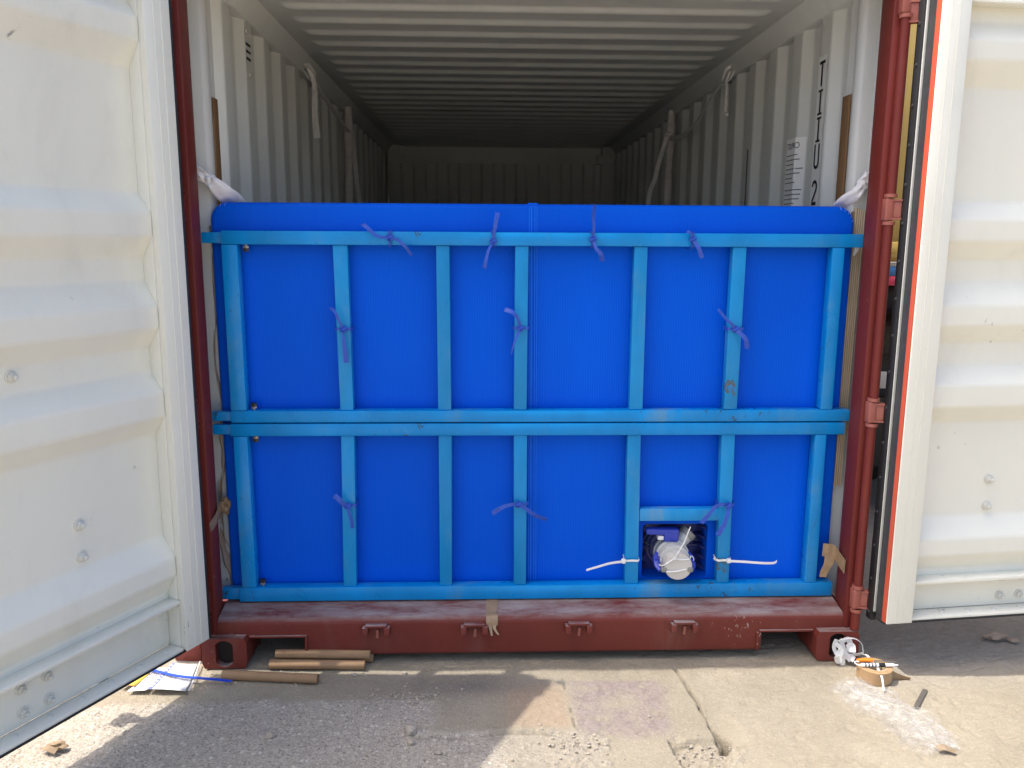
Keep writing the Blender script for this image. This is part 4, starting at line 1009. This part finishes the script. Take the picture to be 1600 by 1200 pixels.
one('tape_tail', mat_tape, lambda mb: (mb.ribbon([(-.168, .031, .148), (-.164, .024, .13), (-.160, .012, .112)], (.016, .006), .001, side=Vector((1, 0, 0)), sub=5), mb.ribbon([(-.150, .031, .148), (-.150, .022, .135), (-.136, .008, .118)], (.016, .006), .001, side=Vector((1, 0, 0)), sub=5)), tp)

# white straps knotted at the inner posts
def knot_strap(label, rt, k, ends, seed):
    t = thing('cloth_strap', label, 'cloth strap', k, 'white cloth straps at the post tops')
    one('strap_loop', mat_cloth, lambda mb: mb.tube(smooth_path(rt, 6), .011, 8, flat=.45), t, angle=60)
    one('strap_knot', mat_cloth, lambda mb: crumple(mb, k, .022, seed, (1, .8, 1), .45), t, angle=50)
    for e, r in ends:
        P = smooth_path(e, 8); n_ = len(P)
        def fn(mb):
            sg = 14; rows = []
            for i, p in enumerate(P):
                tt = i / (n_ - 1); w = r[0] + (r[1] - r[0]) * min(1, tt * 1.6)
                d_ = (P[min(i + 1, n_ - 1)] - P[max(0, i - 1)]).normalized(); sd_ = d_.cross(Vector((0, -1, 0))).normalized()
                rows.append([p + sd_ * w * math.cos(2 * math.pi * q_ / sg) + Vector((0, -1, 0)) * (w * .42 + .006 * math.sin(q_ * 2.1 + tt * 5 + seed)) * math.sin(2 * math.pi * q_ / sg) for q_ in range(sg + 1)])
            mb.strip(rows)
        one('strap_end', mat_cloth, fn, t, angle=70)
knot_strap('white cloth strap knotted round the left inner post above the panel', [(-1.212, .20, 1.785), (-1.198, .19, 1.80), (-1.172, .195, 1.786), (-1.152, .21, 1.766)], (-1.160, .205, 1.758), [([(-1.158, .200, 1.755), (-1.140, .196, 1.742), (-1.115, .230, 1.712), (-1.095, .300, 1.675), (-1.085, .330, 1.60)], (.020, .036)), ([(-1.165, .205, 1.755), (-1.18, .195, 1.772), (-1.203, .20, 1.790)], (.017, .022))], 3)
knot_strap('white cloth strap knotted round the right inner post above the panel', [(1.212, .20, 1.790), (1.20, .19, 1.80), (1.185, .195, 1.78)], (1.192, .205, 1.765), [([(1.186, .20, 1.758), (1.165, .196, 1.728), (1.146, .240, 1.702), (1.138, .300, 1.665), (1.135, .32, 1.60)], (.017, .030)), ([(1.184, .205, 1.75), (1.172, .215, 1.722), (1.162, .270, 1.69), (1.158, .31, 1.62)], (.013, .026)), ([(1.192, .20, 1.768), (1.203, .19, 1.785), (1.212, .20, 1.795)], (.020, .024))], 8)
tag(one('strap_end_scrap', mat_cloth, lambda mb: mb.tube([(1.190, .215, 1.545), (1.187, .205, 1.530), (1.180, .21, 1.505)], [.006, .010, .003], 8, flat=.5)), 'small white strap tip poking out below the rail end at the right post', 'cloth strap')

# ------------------------------------------------------------------ hanging gear inside
def sleeve(s, lab):
    y = 3.11; x = s * 1.13
    t = thing('fabric_sleeve', lab, 'fabric sleeve', (x, y, .17), 'rolled fabric sleeves along the walls')
    P = [(x + .006 * math.sin(3 * z), y, z) for z in np.linspace(.17, 2.46, 22)]
    one('rolled_sleeve', mat_sleeve, lambda mb: mb.tube(P, [.029 + .004 * math.sin(i * 1.7) for i in range(21)] + [.024], 12, flat=.8), t, angle=60)
    one('sleeve_tie', mat_strap, lambda mb: mb.tube([(x + .030 * math.cos(a), y + .027 * math.sin(a), 2.30 + .008 * math.sin(2 * a)) for a in np.linspace(0, 6.28, 16)], .009, 6), t)
    return t
sleeve(-1, 'pale rolled fabric sleeve hanging upright by the left inside wall')
sleeve(1, 'pale rolled fabric sleeve hanging upright by the right inside wall')
t = thing('hanging_strap', 'flat pale strap end dangling from the ring high on the left wall', 'strap', (-1.14, 1.83, 2.1), 'straps hung from the lashing rings')
one('strap_end', mat_strap, lambda mb: mb.ribbon([(-1.125, 1.80, 2.455), (-1.098, 1.80, 2.40), (-1.092, 1.81, 2.33), (-1.095, 1.80, 2.22), (-1.088, 1.81, 2.095)], (.016, .042), .003, sub=8, twist=.5), t)
one('strap_wrap', mat_strap, lambda mb: mb.tube(smooth_path([(-1.125, 1.78, 2.47), (-1.105, 1.84, 2.44), (-1.125, 1.90, 2.41), (-1.13, 1.86, 2.46)]), .018, 8, flat=.5), t)
one('strap_rope', mat_strap, lambda mb: mb.tube(smooth_path([(-1.12, 1.84, 2.42), (-1.115, 2.2, 2.37), (-1.11, 2.7, 2.31), (-1.115, 3.07, 2.29)]), .013, 7, flat=.5), t)
t = thing('hanging_strap', 'thin pale rope end curling down from the ring high on the right wall', 'strap', (1.14, 1.74, 2.1), 'straps hung from the lashing rings')
one('strap_end', mat_strap, lambda mb: mb.tube(smooth_path([(1.135, 1.74, 2.455), (1.12, 1.75, 2.41), (1.125, 1.76, 2.36), (1.115, 1.73, 2.29), (1.12, 1.75, 2.245), (1.115, 1.70, 2.225)]), .008, 7), t)
one('strap_wrap', mat_strap, lambda mb: mb.tube(smooth_path([(1.125, 1.70, 2.47), (1.105, 1.72, 2.455), (1.11, 1.78, 2.42), (1.13, 1.77, 2.46)]), .011, 8), t)
one('strap_rope', mat_strap, lambda mb: mb.ribbon([(1.12, 1.78, 2.43), (1.115, 2.05, 2.36), (1.11, 2.3, 2.28), (1.11, 2.65, 2.235), (1.115, 3.06, 2.27)], (.022, .03), .004, side=Vector((.2, 0, 1)).normalized(), sub=6), t)
for s, lab, pts in ((-1, 'slack strap slanting down behind the left fabric sleeve', [(-1.11, 3.15, 2.30), (-1.10, 3.25, 2.0), (-1.085, 3.35, 1.6), (-1.08, 3.40, .2)]), (1, 'slack strap slanting down beside the right fabric sleeve', [(1.10, 3.09, 2.28), (1.03, 3.10, 2.0), (.985, 3.12, 1.7), (.96, 3.14, .2)])):
    t = thing('slack_strap', lab, 'strap', (pts[-1]), 'slack straps by the sleeves')
    one('strap_length', mat_strap, lambda mb: mb.ribbon(pts, .03, .004, sub=6), t)

# ------------------------------------------------------------------ things on the ground
def roll_tube(name, label, c, ang, L, r, z, grp=None):
    dv = Vector((math.cos(ang), math.sin(ang), 0)); a = Vector((c[0], c[1], z)) - dv * L / 2; b = a + dv * L
    mb = MB(); ri = r * .80
    mb.lathe([(L * .01, ri), (0, ri + .0006), (0, r - .0006), (.001, r), (L - .001, r), (L, r - .0006), (L, ri + .0006), (L * .99, ri), (L * .5, ri), (L * .01, ri)], a, dv, 28)
    o = mb.build(name, mat_tube, None, angle=40); o.data.transform(Matrix.Translation(-a)); o.location = a
    return tag(o, label, 'cardboard tube', grp)
g0 = gz(-.8, 0) + .002
roll_tube('cardboard_tube', 'brown cardboard tube lying rearmost on top of the pair by the sill', (-.786, .030), -.045, .350, .0168, g0 + .0390, 'brown cardboard tubes')
roll_tube('cardboard_tube', 'brown cardboard tube lying in front of the pair by the sill', (-.801, -.003), -.045, .350, .0168, g0 + .0168, 'brown cardboard tubes')
roll_tube('cardboard_tube', 'brown cardboard tube mostly hidden beneath the pair, only its end showing', (-.778, .052), -.045, .350, .0162, g0 + .0162, 'brown cardboard tubes')
roll_tube('cardboard_tube', 'brown cardboard tube lying alone nearest the corner block', (-.953, -.082), -.105, .348, .0168, gz(-.95, -.08) + .0168, 'brown cardboard tubes')

# documents in a plastic sleeve
dc = thing('document_pouch', 'printed white papers in a clear pouch on the ground below the left door', 'documents', (-1.33, -.06, .0))
zp = .010
def PZ(x, y): return zp + .004 * math.sin(x * 21 + y * 13) + .005 * smst(np.array(-(y + .11)), 0, .06).item()
c00, c10, c11, c01 = Vector((-1.405, -.160)), Vector((-1.208, -.172)), Vector((-1.238, .030)), Vector((-1.375, .045))
def quad(u, v_): 
    a = c00.lerp(c10, u); b = c01.lerp(c11, u); return a.lerp(b, v_)
def patch(u0, u1, v0, v1, off, nu=8, nv=8):
    def fn(a, b):
        q_ = quad(u0 + (u1 - u0) * a, v0 + (v1 - v0) * b); return Vector((q_.x, q_.y, PZ(q_.x, q_.y) + off))
    return lambda mb: mb.grid(nu, nv, fn)
one('paper_sheet', mat_paper, patch(.25, .93, .02, .97, 0), dc, solid=.0006)
one('paper_sheet', mat_paper, patch(-.10, .235, .01, .80, -.003), dc, solid=.0006)
one('blue_margin', mat_pblue, patch(.26, .34, .02, .96, .0012, 3, 10), dc, smooth=False)
mb = MB(); rr = random.Random(9)
for kk in range(15):
    u = .40 + kk * .033; v_ = .06
    while v_ < .9:
        w = rr.uniform(.03, .10); patch(u, u + .012, v_, min(.93, v_ + w), .0014, 2, 3)(mb); v_ += w + .018
        if rr.random() < .12: v_ += .1
mb.build('text_line', mat_text, dc, smooth=False)['kind'] = 'stuff'
mb = MB()
for kk in range(4):
    v_ = .1
    while v_ < .75:
        w = rr.uniform(.03, .10); patch(-.05 + kk * .06, -.028 + kk * .06, v_, v_ + w, -.0014, 2, 3)(mb); v_ += w + .03
mb.build('text_line', mat_text, dc, smooth=False)['kind'] = 'stuff'
mb = MB()
for kk in range(9): patch(.285, .315, .08 + kk * .095, .13 + kk * .095, .0022, 2, 2)(mb)
mb.build('margin_print', mat_paper, dc, smooth=False)
one('clear_cover', mat_film, patch(.20, 1.06, -.01, 1.03, .005, 10, 10), dc)
one('pouch_edge', mat_white, lambda mb: mb.tube([Vector((*quad(1.0, v_), PZ(*quad(1.0, v_)) + .006)) for v_ in np.linspace(0, 1, 8)], .0025, 6), dc)
yc = one('yellow_card', mat_yellowp, lambda mb: mb.grid(5, 5, lambda a, b: Vector((-1.462 + a * .052 + b * .02, -.128 + b * .085, .014 + .003 * math.sin(a * 4 + b * 3)))), None, solid=.001)
tag(yc, 'yellow printed card tucked beside the white papers under the left door', 'card')
bt = one('blue_cable_tie', mat_cord, lambda mb: mb.ribbon([(-1.42, -.02, .020), (-1.35, -.052, .021), (-1.28, -.078, .020), (-1.20, -.093, .019), (-1.13, -.100, .016), (-1.095, -.101, .011), (-1.083, -.100, .011)], .0115, .003, side=Vector((.15, 1, 0)).normalized(), sub=6))
tag(bt, 'long blue cable tie lying across the papers and onto the concrete', 'cable tie')

# red block beside the left corner
rb = one('steel_block', mat_red2, lambda mb: mb.hexa([(-1.345, .055, .0), (-1.236, .045, .0), (-1.236, .17, .0), (-1.345, .17, .0), (-1.335, .065, .080), (-1.240, .055, .105), (-1.240, .17, .105), (-1.335, .17, .080)], .012))
tag(rb, 'worn red steel block on the ground beside the left corner casting', 'steel block')

# tape roll with tools on top
tr = thing('tape_roll', 'roll of brown packing tape standing on its side rim by the right corner', 'tape roll', (1.222, -.122, 0))
tz = gz(1.222, -.122) + .001; tr.location.z = tz
one('tape_body', mat_tapeside, lambda mb: mb.lathe([(0, .040), (0, .058), (.001, .060), (.047, .060), (.048, .058), (.048, .040)], (1.222, -.122, tz), (0, 0, 1), 40), tr, angle=40)
one('tape_core', mat_card, lambda mb: mb.lathe([(.0005, .0395), (.0475, .0395), (.0475, .0365), (.0005, .0365), (.0005, .0395)], (1.222, -.122, tz), (0, 0, 1), 32), tr, angle=40)
one('tape_flap', mat_tape, lambda mb: mb.ribbon([(1.272, -.152, tz + .020), (1.290, -.140, tz + .012), (1.318, -.135, tz + .004), (1.345, -.142, tz + .004)], (.040, .018), .0008, side=Vector((.3, .3, 1)).normalized(), sub=6, twist=.9), tr)
zt = tz + .048
kn_ = thing('utility_knife', 'orange handled cutter lying across the brown tape roll', 'cutter', (1.20, -.10, zt))
one('handle', mat_orplast, lambda mb: mb.tube([(1.165, -.100, zt + .0085), (1.19, -.101, zt + .010), (1.222, -.104, zt + .0085)], [.006, .0085, .0075], 10, flat=.8), kn_)
one('blade', mat_steel, lambda mb: mb.hexa([(1.222, -.108, zt + .0075), (1.308, -.118, zt + .0075), (1.300, -.111, zt + .0075), (1.222, -.100, zt + .0075), (1.222, -.108, zt + .0085), (1.308, -.118, zt + .0085), (1.300, -.111, zt + .0085), (1.222, -.100, zt + .0085)]), kn_)
mk = thing('marker_pen', 'white marker pen with black grip lying across the brown tape roll', 'pen', (1.23, -.13, zt))
dv = Vector((.996, -.03, 0)); p0 = Vector((1.166, -.132, zt + .0075))
one('barrel', mat_white, lambda mb: mb.lathe([(0, 0), (0, .0055), (.002, .007), (.062, .007)], p0, dv, 14), mk)
one('grip', mat_black, lambda mb: mb.lathe([(.0622, .0072), (.086, .0072)], p0, dv, 14), mk)
one('pen_cap', mat_white, lambda mb: mb.lathe([(.0862, .0068), (.118, .0060), (.120, .003), (.134, .002), (.134, 0)], p0, dv, 14), mk)
one('barrel_print', mat_text, lambda mb: [mb.lathe([(.012 + q_ * .012, .00712), (.018 + q_ * .012, .00712)], p0, dv, 14) for q_ in range(4)], mk)
one('ring_clip', mat_white, lambda mb: mb.tube([(1.166 + .010 * math.cos(a) - .006, -.120 + .014 * math.sin(a), zt + .008) for a in np.linspace(.6, 5.6, 14)], .0018, 6), mk)

# white strapping wad in the right casting hole and its long strip
wd = thing('strapping_wad', 'tangle of white plastic strapping stuffed in the hole of right corner block', 'strapping', (1.17, -.01, .06))
rr = random.Random(21)
def strips(mb):
    base = [((1.118, .085), (1.140, .060), (1.135, .010)), ((1.125, .095), (1.118, .060), (1.150, .000)), ((1.132, .100), (1.150, .075), (1.162, .040)), ((1.120, .075), (1.160, .050), (1.205, .040)),
            ((1.130, .062), (1.170, .030), (1.225, .042)), ((1.122, .050), (1.145, .020), (1.150, -.002)), ((1.140, .040), (1.175, .028), (1.190, .022)), ((1.150, .080), (1.172, .092), (1.184, .066)),
            ((1.158, .070), (1.180, .075), (1.178, .055)), ((1.135, .030), (1.160, .035), (1.182, .018)), ((1.120, .040), (1.130, .015), (1.160, .012))]
    for q_ in base:
        y = rr.uniform(-.030, -.008); pts = [(a, y + rr.uniform(-.010, .006), b) for a, b in q_]
        mb.ribbon(pts, rr.uniform(.014, .024), .0012, sub=6, twist=rr.uniform(-.9, .9))
one('strapping_tangle', mat_white, strips, wd, angle=60)
one('strapping_loop', mat_white, lambda mb: mb.ribbon([(1.140, -.014, .088)] + [(1.176 - .050 * math.cos(a), -.016, .058 + .042 * math.sin(a)) for a in np.linspace(.9, 3.1, 12)] + [(1.228, -.022, .036)], .006, .0016, side=Vector((0, 1, .3)).normalized(), sub=3), wd)
one('strapping_strip', mat_white, lambda mb: mb.ribbon([(1.224, -.022, .038), (1.228, -.05, .048), (1.226, -.10, .045), (1.222, -.150, .048), (1.215, -.192, .038), (1.208, -.222, .008)], (.010, .006), .0014, side=Vector((1, .1, 0)).normalized(), sub=6), wd)

# clear plastic film
fm = thing('plastic_film', 'crumpled clear plastic film lying on the sunlit concrete at the lower right', 'plastic film', (1.18, -.33, 0))
ctr = [Vector((1.118, -.150)), Vector((1.135, -.225)), Vector((1.180, -.31)), Vector((1.215, -.40)), Vector((1.225, -.48)), Vector((1.235, -.555))]
wid = [.055, .085, .075, .085, .085, .045]
def film(seed, amp, hgt, ws, shift=(0, 0)):
    C = smooth_path([(c.x + shift[0], c.y + shift[1], 0) for c in ctr], 8); n_ = len(C)
    def fn(u, v_):
        i = v_ * (n_ - 1); i0 = min(n_ - 2, int(i)); p = C[i0].lerp(C[i0 + 1], i - i0)
        d_ = (C[i0 + 1] - C[i0]).normalized(); sd_ = Vector((-d_.y, d_.x, 0))
        k_ = v_ * 5; w = wid[min(5, int(k_))] * (1 - (k_ - int(k_))) + wid[min(5, int(k_) + 1)] * (k_ - int(k_))
        w *= ws * (1 + .16 * math.sin(v_ * 23 + seed))
        uu = (u - .5) * 2
        x = p.x + sd_.x * uu * w; y = p.y + sd_.y * uu * w
        a = np.array([x]); b = np.array([y])
        ua = np.array([u * .16 + .05 * math.sin(v_ * 5 + seed) + 9]); va_ = np.array([v_ * .065 + u * .02 + 9])
        h = abs(float(fbm(60 + seed, ua, va_, 50, 1)[0]) - .5) * amp + abs(float(fbm(80 + seed, ua * .7, va_ * .8, 110, 1)[0]) - .5) * amp * .3
        h += .010 * abs(math.sin(uu * 5.2 + 1.5 * math.sin(v_ * 7 + seed) + seed)) ** 3 * max(0, 1 - uu ** 4)
        h += hgt * max(0, 1 - uu * uu) * (.6 + .4 * math.sin(v_ * 17 + seed))
        return Vector((x + .004 * math.sin(v_ * 60), y, gz(x, y) + .002 + h))
    return lambda mb: mb.grid(44, 110, fn)
one('film_sheet', mat_film, film(1, .030, .010, 1.0), fm, angle=180)
one('film_sheet', mat_film, film(4, .022, .006, .62, (.018, -.01)), fm, angle=180)
one('film_sheet', mat_film, film(7, .012, .001, .8, (-.040, -.02)), fm, angle=180)
one('film_edge', mat_film, lambda mb: mb.tube(smooth_path([(1.06, -.27, .008), (1.10, -.34, .006), (1.14, -.47, .006), (1.19, -.49, .006)]), .0016, 5), fm)
tag(one('dark_strip', plain('dark_grey_strip', (.10, .09, .08, 1), .6, .2), lambda mb: mb.ribbon([(1.366, -.206, gz(1.366, -.206) + .004), (1.32, -.262, gz(1.32, -.262) + .005), (1.270, -.322, gz(1.27, -.322) + .006)], .0155, .0025, nrm=Vector((0, 0, 1)), sub=4)), 'short dark grey strip lying on the sunlit concrete beside the plastic film', 'strip')
tag(one('tape_offcut', mat_carddark, lambda mb: mb.ribbon([(1.212, -.553, .012), (1.235, -.556, .016), (1.262, -.568, .008)], (.030, .012), .001, nrm=Vector((0, 0, 1)), sub=5, twist=.5)), 'small brown tape offcut at the near end of the plastic film', 'tape')
tag(one('debris_scrap', mat_cpaper, lambda mb: (crumple(mb, (1.845, .150, .014), .02, 31, (2.2, 1, .7), .5), crumple(mb, (1.905, .125, .008), .012, 33, (1.6, 1, .6), .5))), 'crumpled pale scrap on the shaded concrete under the right door', 'scrap')
tag(one('debris_scrap', mat_carddark, lambda mb: (crumple(mb, (-1.505, -.465, .012), .018, 35, (1.6, .8, .6), .6), mb.ribbon([(-1.545, -.470, .010), (-1.525, -.485, .018), (-1.495, -.492, .010)], .018, .002, nrm=Vector((0, 0, 1)), sub=5, twist=.6))), 'small crumpled dull scrap on the sunlit ground below the left door edge', 'scrap')

# stones
mat_stone = plain('concrete_chip', (.36, .315, .255, 1), .9, .25, 40, .5)
def stone(mb, x, y, r, seed, sq=None):
    g = random.Random(seed); bm = bmesh.new(); bmesh.ops.create_icosphere(bm, subdivisions=1, radius=1)
    sx, sy, sz = sq or (g.uniform(.8, 1.3), g.uniform(.7, 1.1), g.uniform(.5, .8)); z = gz(x, y)
    for v in bm.verts:
        kk = g.uniform(.75, 1.2); v.co = Vector((x + v.co.x * kk * r * sx, y + v.co.y * kk * r * sy, z + r * sz * .35 + v.co.z * kk * r * sz))
    bm.verts.index_update(); mb.add([v.co for v in bm.verts], [[v.index for v in f.verts] for f in bm.faces]); bm.free()
for i, (x, y, r, lab) in enumerate([
    (-.425, -.408, .026, 'largest concrete lump at the left end of the broken joint'), (-.418, -.468, .015, 'concrete chip just below the large lump'),
    (-.475, -.470, .012, 'small dark stone left of the chip under the large lump'), (-.330, -.515, .013, 'pale stone lower right of the broken concrete lumps'),
    (-.865, -.418, .015, 'pale angular stone alone on the shaded rough concrete'), (-.478, -.040, .011, 'white chip in the light streak below the sill'),
    (-.660, -.052, .011, 'grey chip beside the end of the stacked cardboard tubes'), (-.580, -.245, .010, 'round pale stone among grit left of the dark stain')]):
    tag(one('stone', mat_stone, lambda mb: stone(mb, x, y, r, 100 + i), None, smooth=False), lab, 'stone', 'loose stones on the concrete')
mb = MB(); rr = random.Random(77)
def scat(n, cx, cy, sx, sy, r0, r1):
    for _ in range(n):
        x = rr.gauss(cx, sx); y = rr.gauss(cy, sy)
        if y > -.0 and -1.0 < x < -.6: continue
        if not (-1.7 < x < 1.9 and -.75 < y < .1): continue
        stone(mb, x, y, r0 + (r1 - r0) * rr.random() ** 2.5, rr.randrange(10 ** 6))
scat(170, -.46, -.215, .09, .030, .002, .008); scat(110, .10, -.50, .06, .05, .002, .008); scat(160, -.5, -.40, .35, .12, .0015, .007)
scat(60, -.80, -.07, .12, .04, .0012, .005); scat(70, .50, -.53, .05, .035, .002, .007); scat(90, .9, -.4, .5, .2, .0008, .0026); scat(60, -1.35, -.35, .2, .1, .001, .004); scat(40, -1.0, .02, .08, .05, .0015, .005)
o = mb.build('loose_grit', mat_stone, None, smooth=False); o['kind'] = 'stuff'

# ------------------------------------------------------------------ truck behind the gap at the right
tk = thing('tipper_truck', 'yellow bodied truck parked behind the right door, seen through the hinge gap', 'truck', (3.0, 1.5, 0))
TX0, TX1, TY = 1.72, 4.15, 1.42
box('body', mat_yel, (TX0, TY, 1.455), (TX1, TY + 5.5, 3.6), tk, .01)
for kk in range(6):
    box('body_rib', mat_yel, (TX0 + .02 + kk * .46, TY - .05, 1.50), (TX0 + .09 + kk * .46, TY - .001, 3.55), tk, .006)
box('body_rib', mat_yel, (TX0, TY - .06, 1.475), (TX1, TY - .0515, 1.56), tk, .006)
box('bumper', mat_retain, (TX0 + .05, TY - .03, 1.432), (TX1 - .05, TY + .05, 1.452), tk, .002)
box('bumper', mat_tblue, (TX0 + .05, TY - .035, 1.385), (TX1 - .05, TY + .05, 1.431), tk, .002)
box('bumper', mat_tpink, (TX0 + .05, TY - .035, 1.335), (TX1 - .05, TY + .05, 1.384), tk, .002)
box('chassis', mat_dsteel, (TX0 + .1, TY + .1, .95), (TX1 - .1, TY + 5.4, 1.33), tk, .01)
box('mudguard', mat_black, (TX0 + .02, TY + .25, .28), (TX0 + .62, TY + .28, 1.20), tk, .004)
box('mudguard', mat_black, (TX1 - .62, TY + .25, .28), (TX1 - .02, TY + .28, 1.20), tk, .004)
for x in (TX0 + .03, TX0 + .33, TX1 - .61, TX1 - .31):
    for y in (TY + .95, TY + 2.25):
        mb = MB(); mb.lathe([(0, .28), (.0, .46), (.03, .51), (.25, .51), (.28, .46), (.28, .28), (.2, .26), (.2, 0)], (x, y, .51), (1, 0, 0), 28); w = mb.build('wheel', mat_tyre, tk)
        mb = MB(); mb.lathe([(.0, .279), (.04, .26), (.06, .1), (.02, .09), (.02, 0)], (x, y, .51), (1, 0, 0), 20); mb.build('rim', mat_retain, w)
box('tail_light', mat_tpink, (TX0 + .30, TY - .02, 1.10), (TX0 + .54, TY + .04, 1.22), tk, .006)
box('underrun_bar', mat_dsteel, (TX0 + .05, TY - .02, .62), (TX1 - .05, TY + .06, .74), tk, .008)
for x in (TX0 + .16, TX1 - .4):
    box('number_plate_bracket', mat_retain, (x, TY - .03, .79), (x + .22, TY - .022, .88), tk, .002)
box('cab', mat_yel, (TX0 + .02, TY + 5.7, .6), (TX1 - .02, TY + 7.4, 3.1), tk, .06)
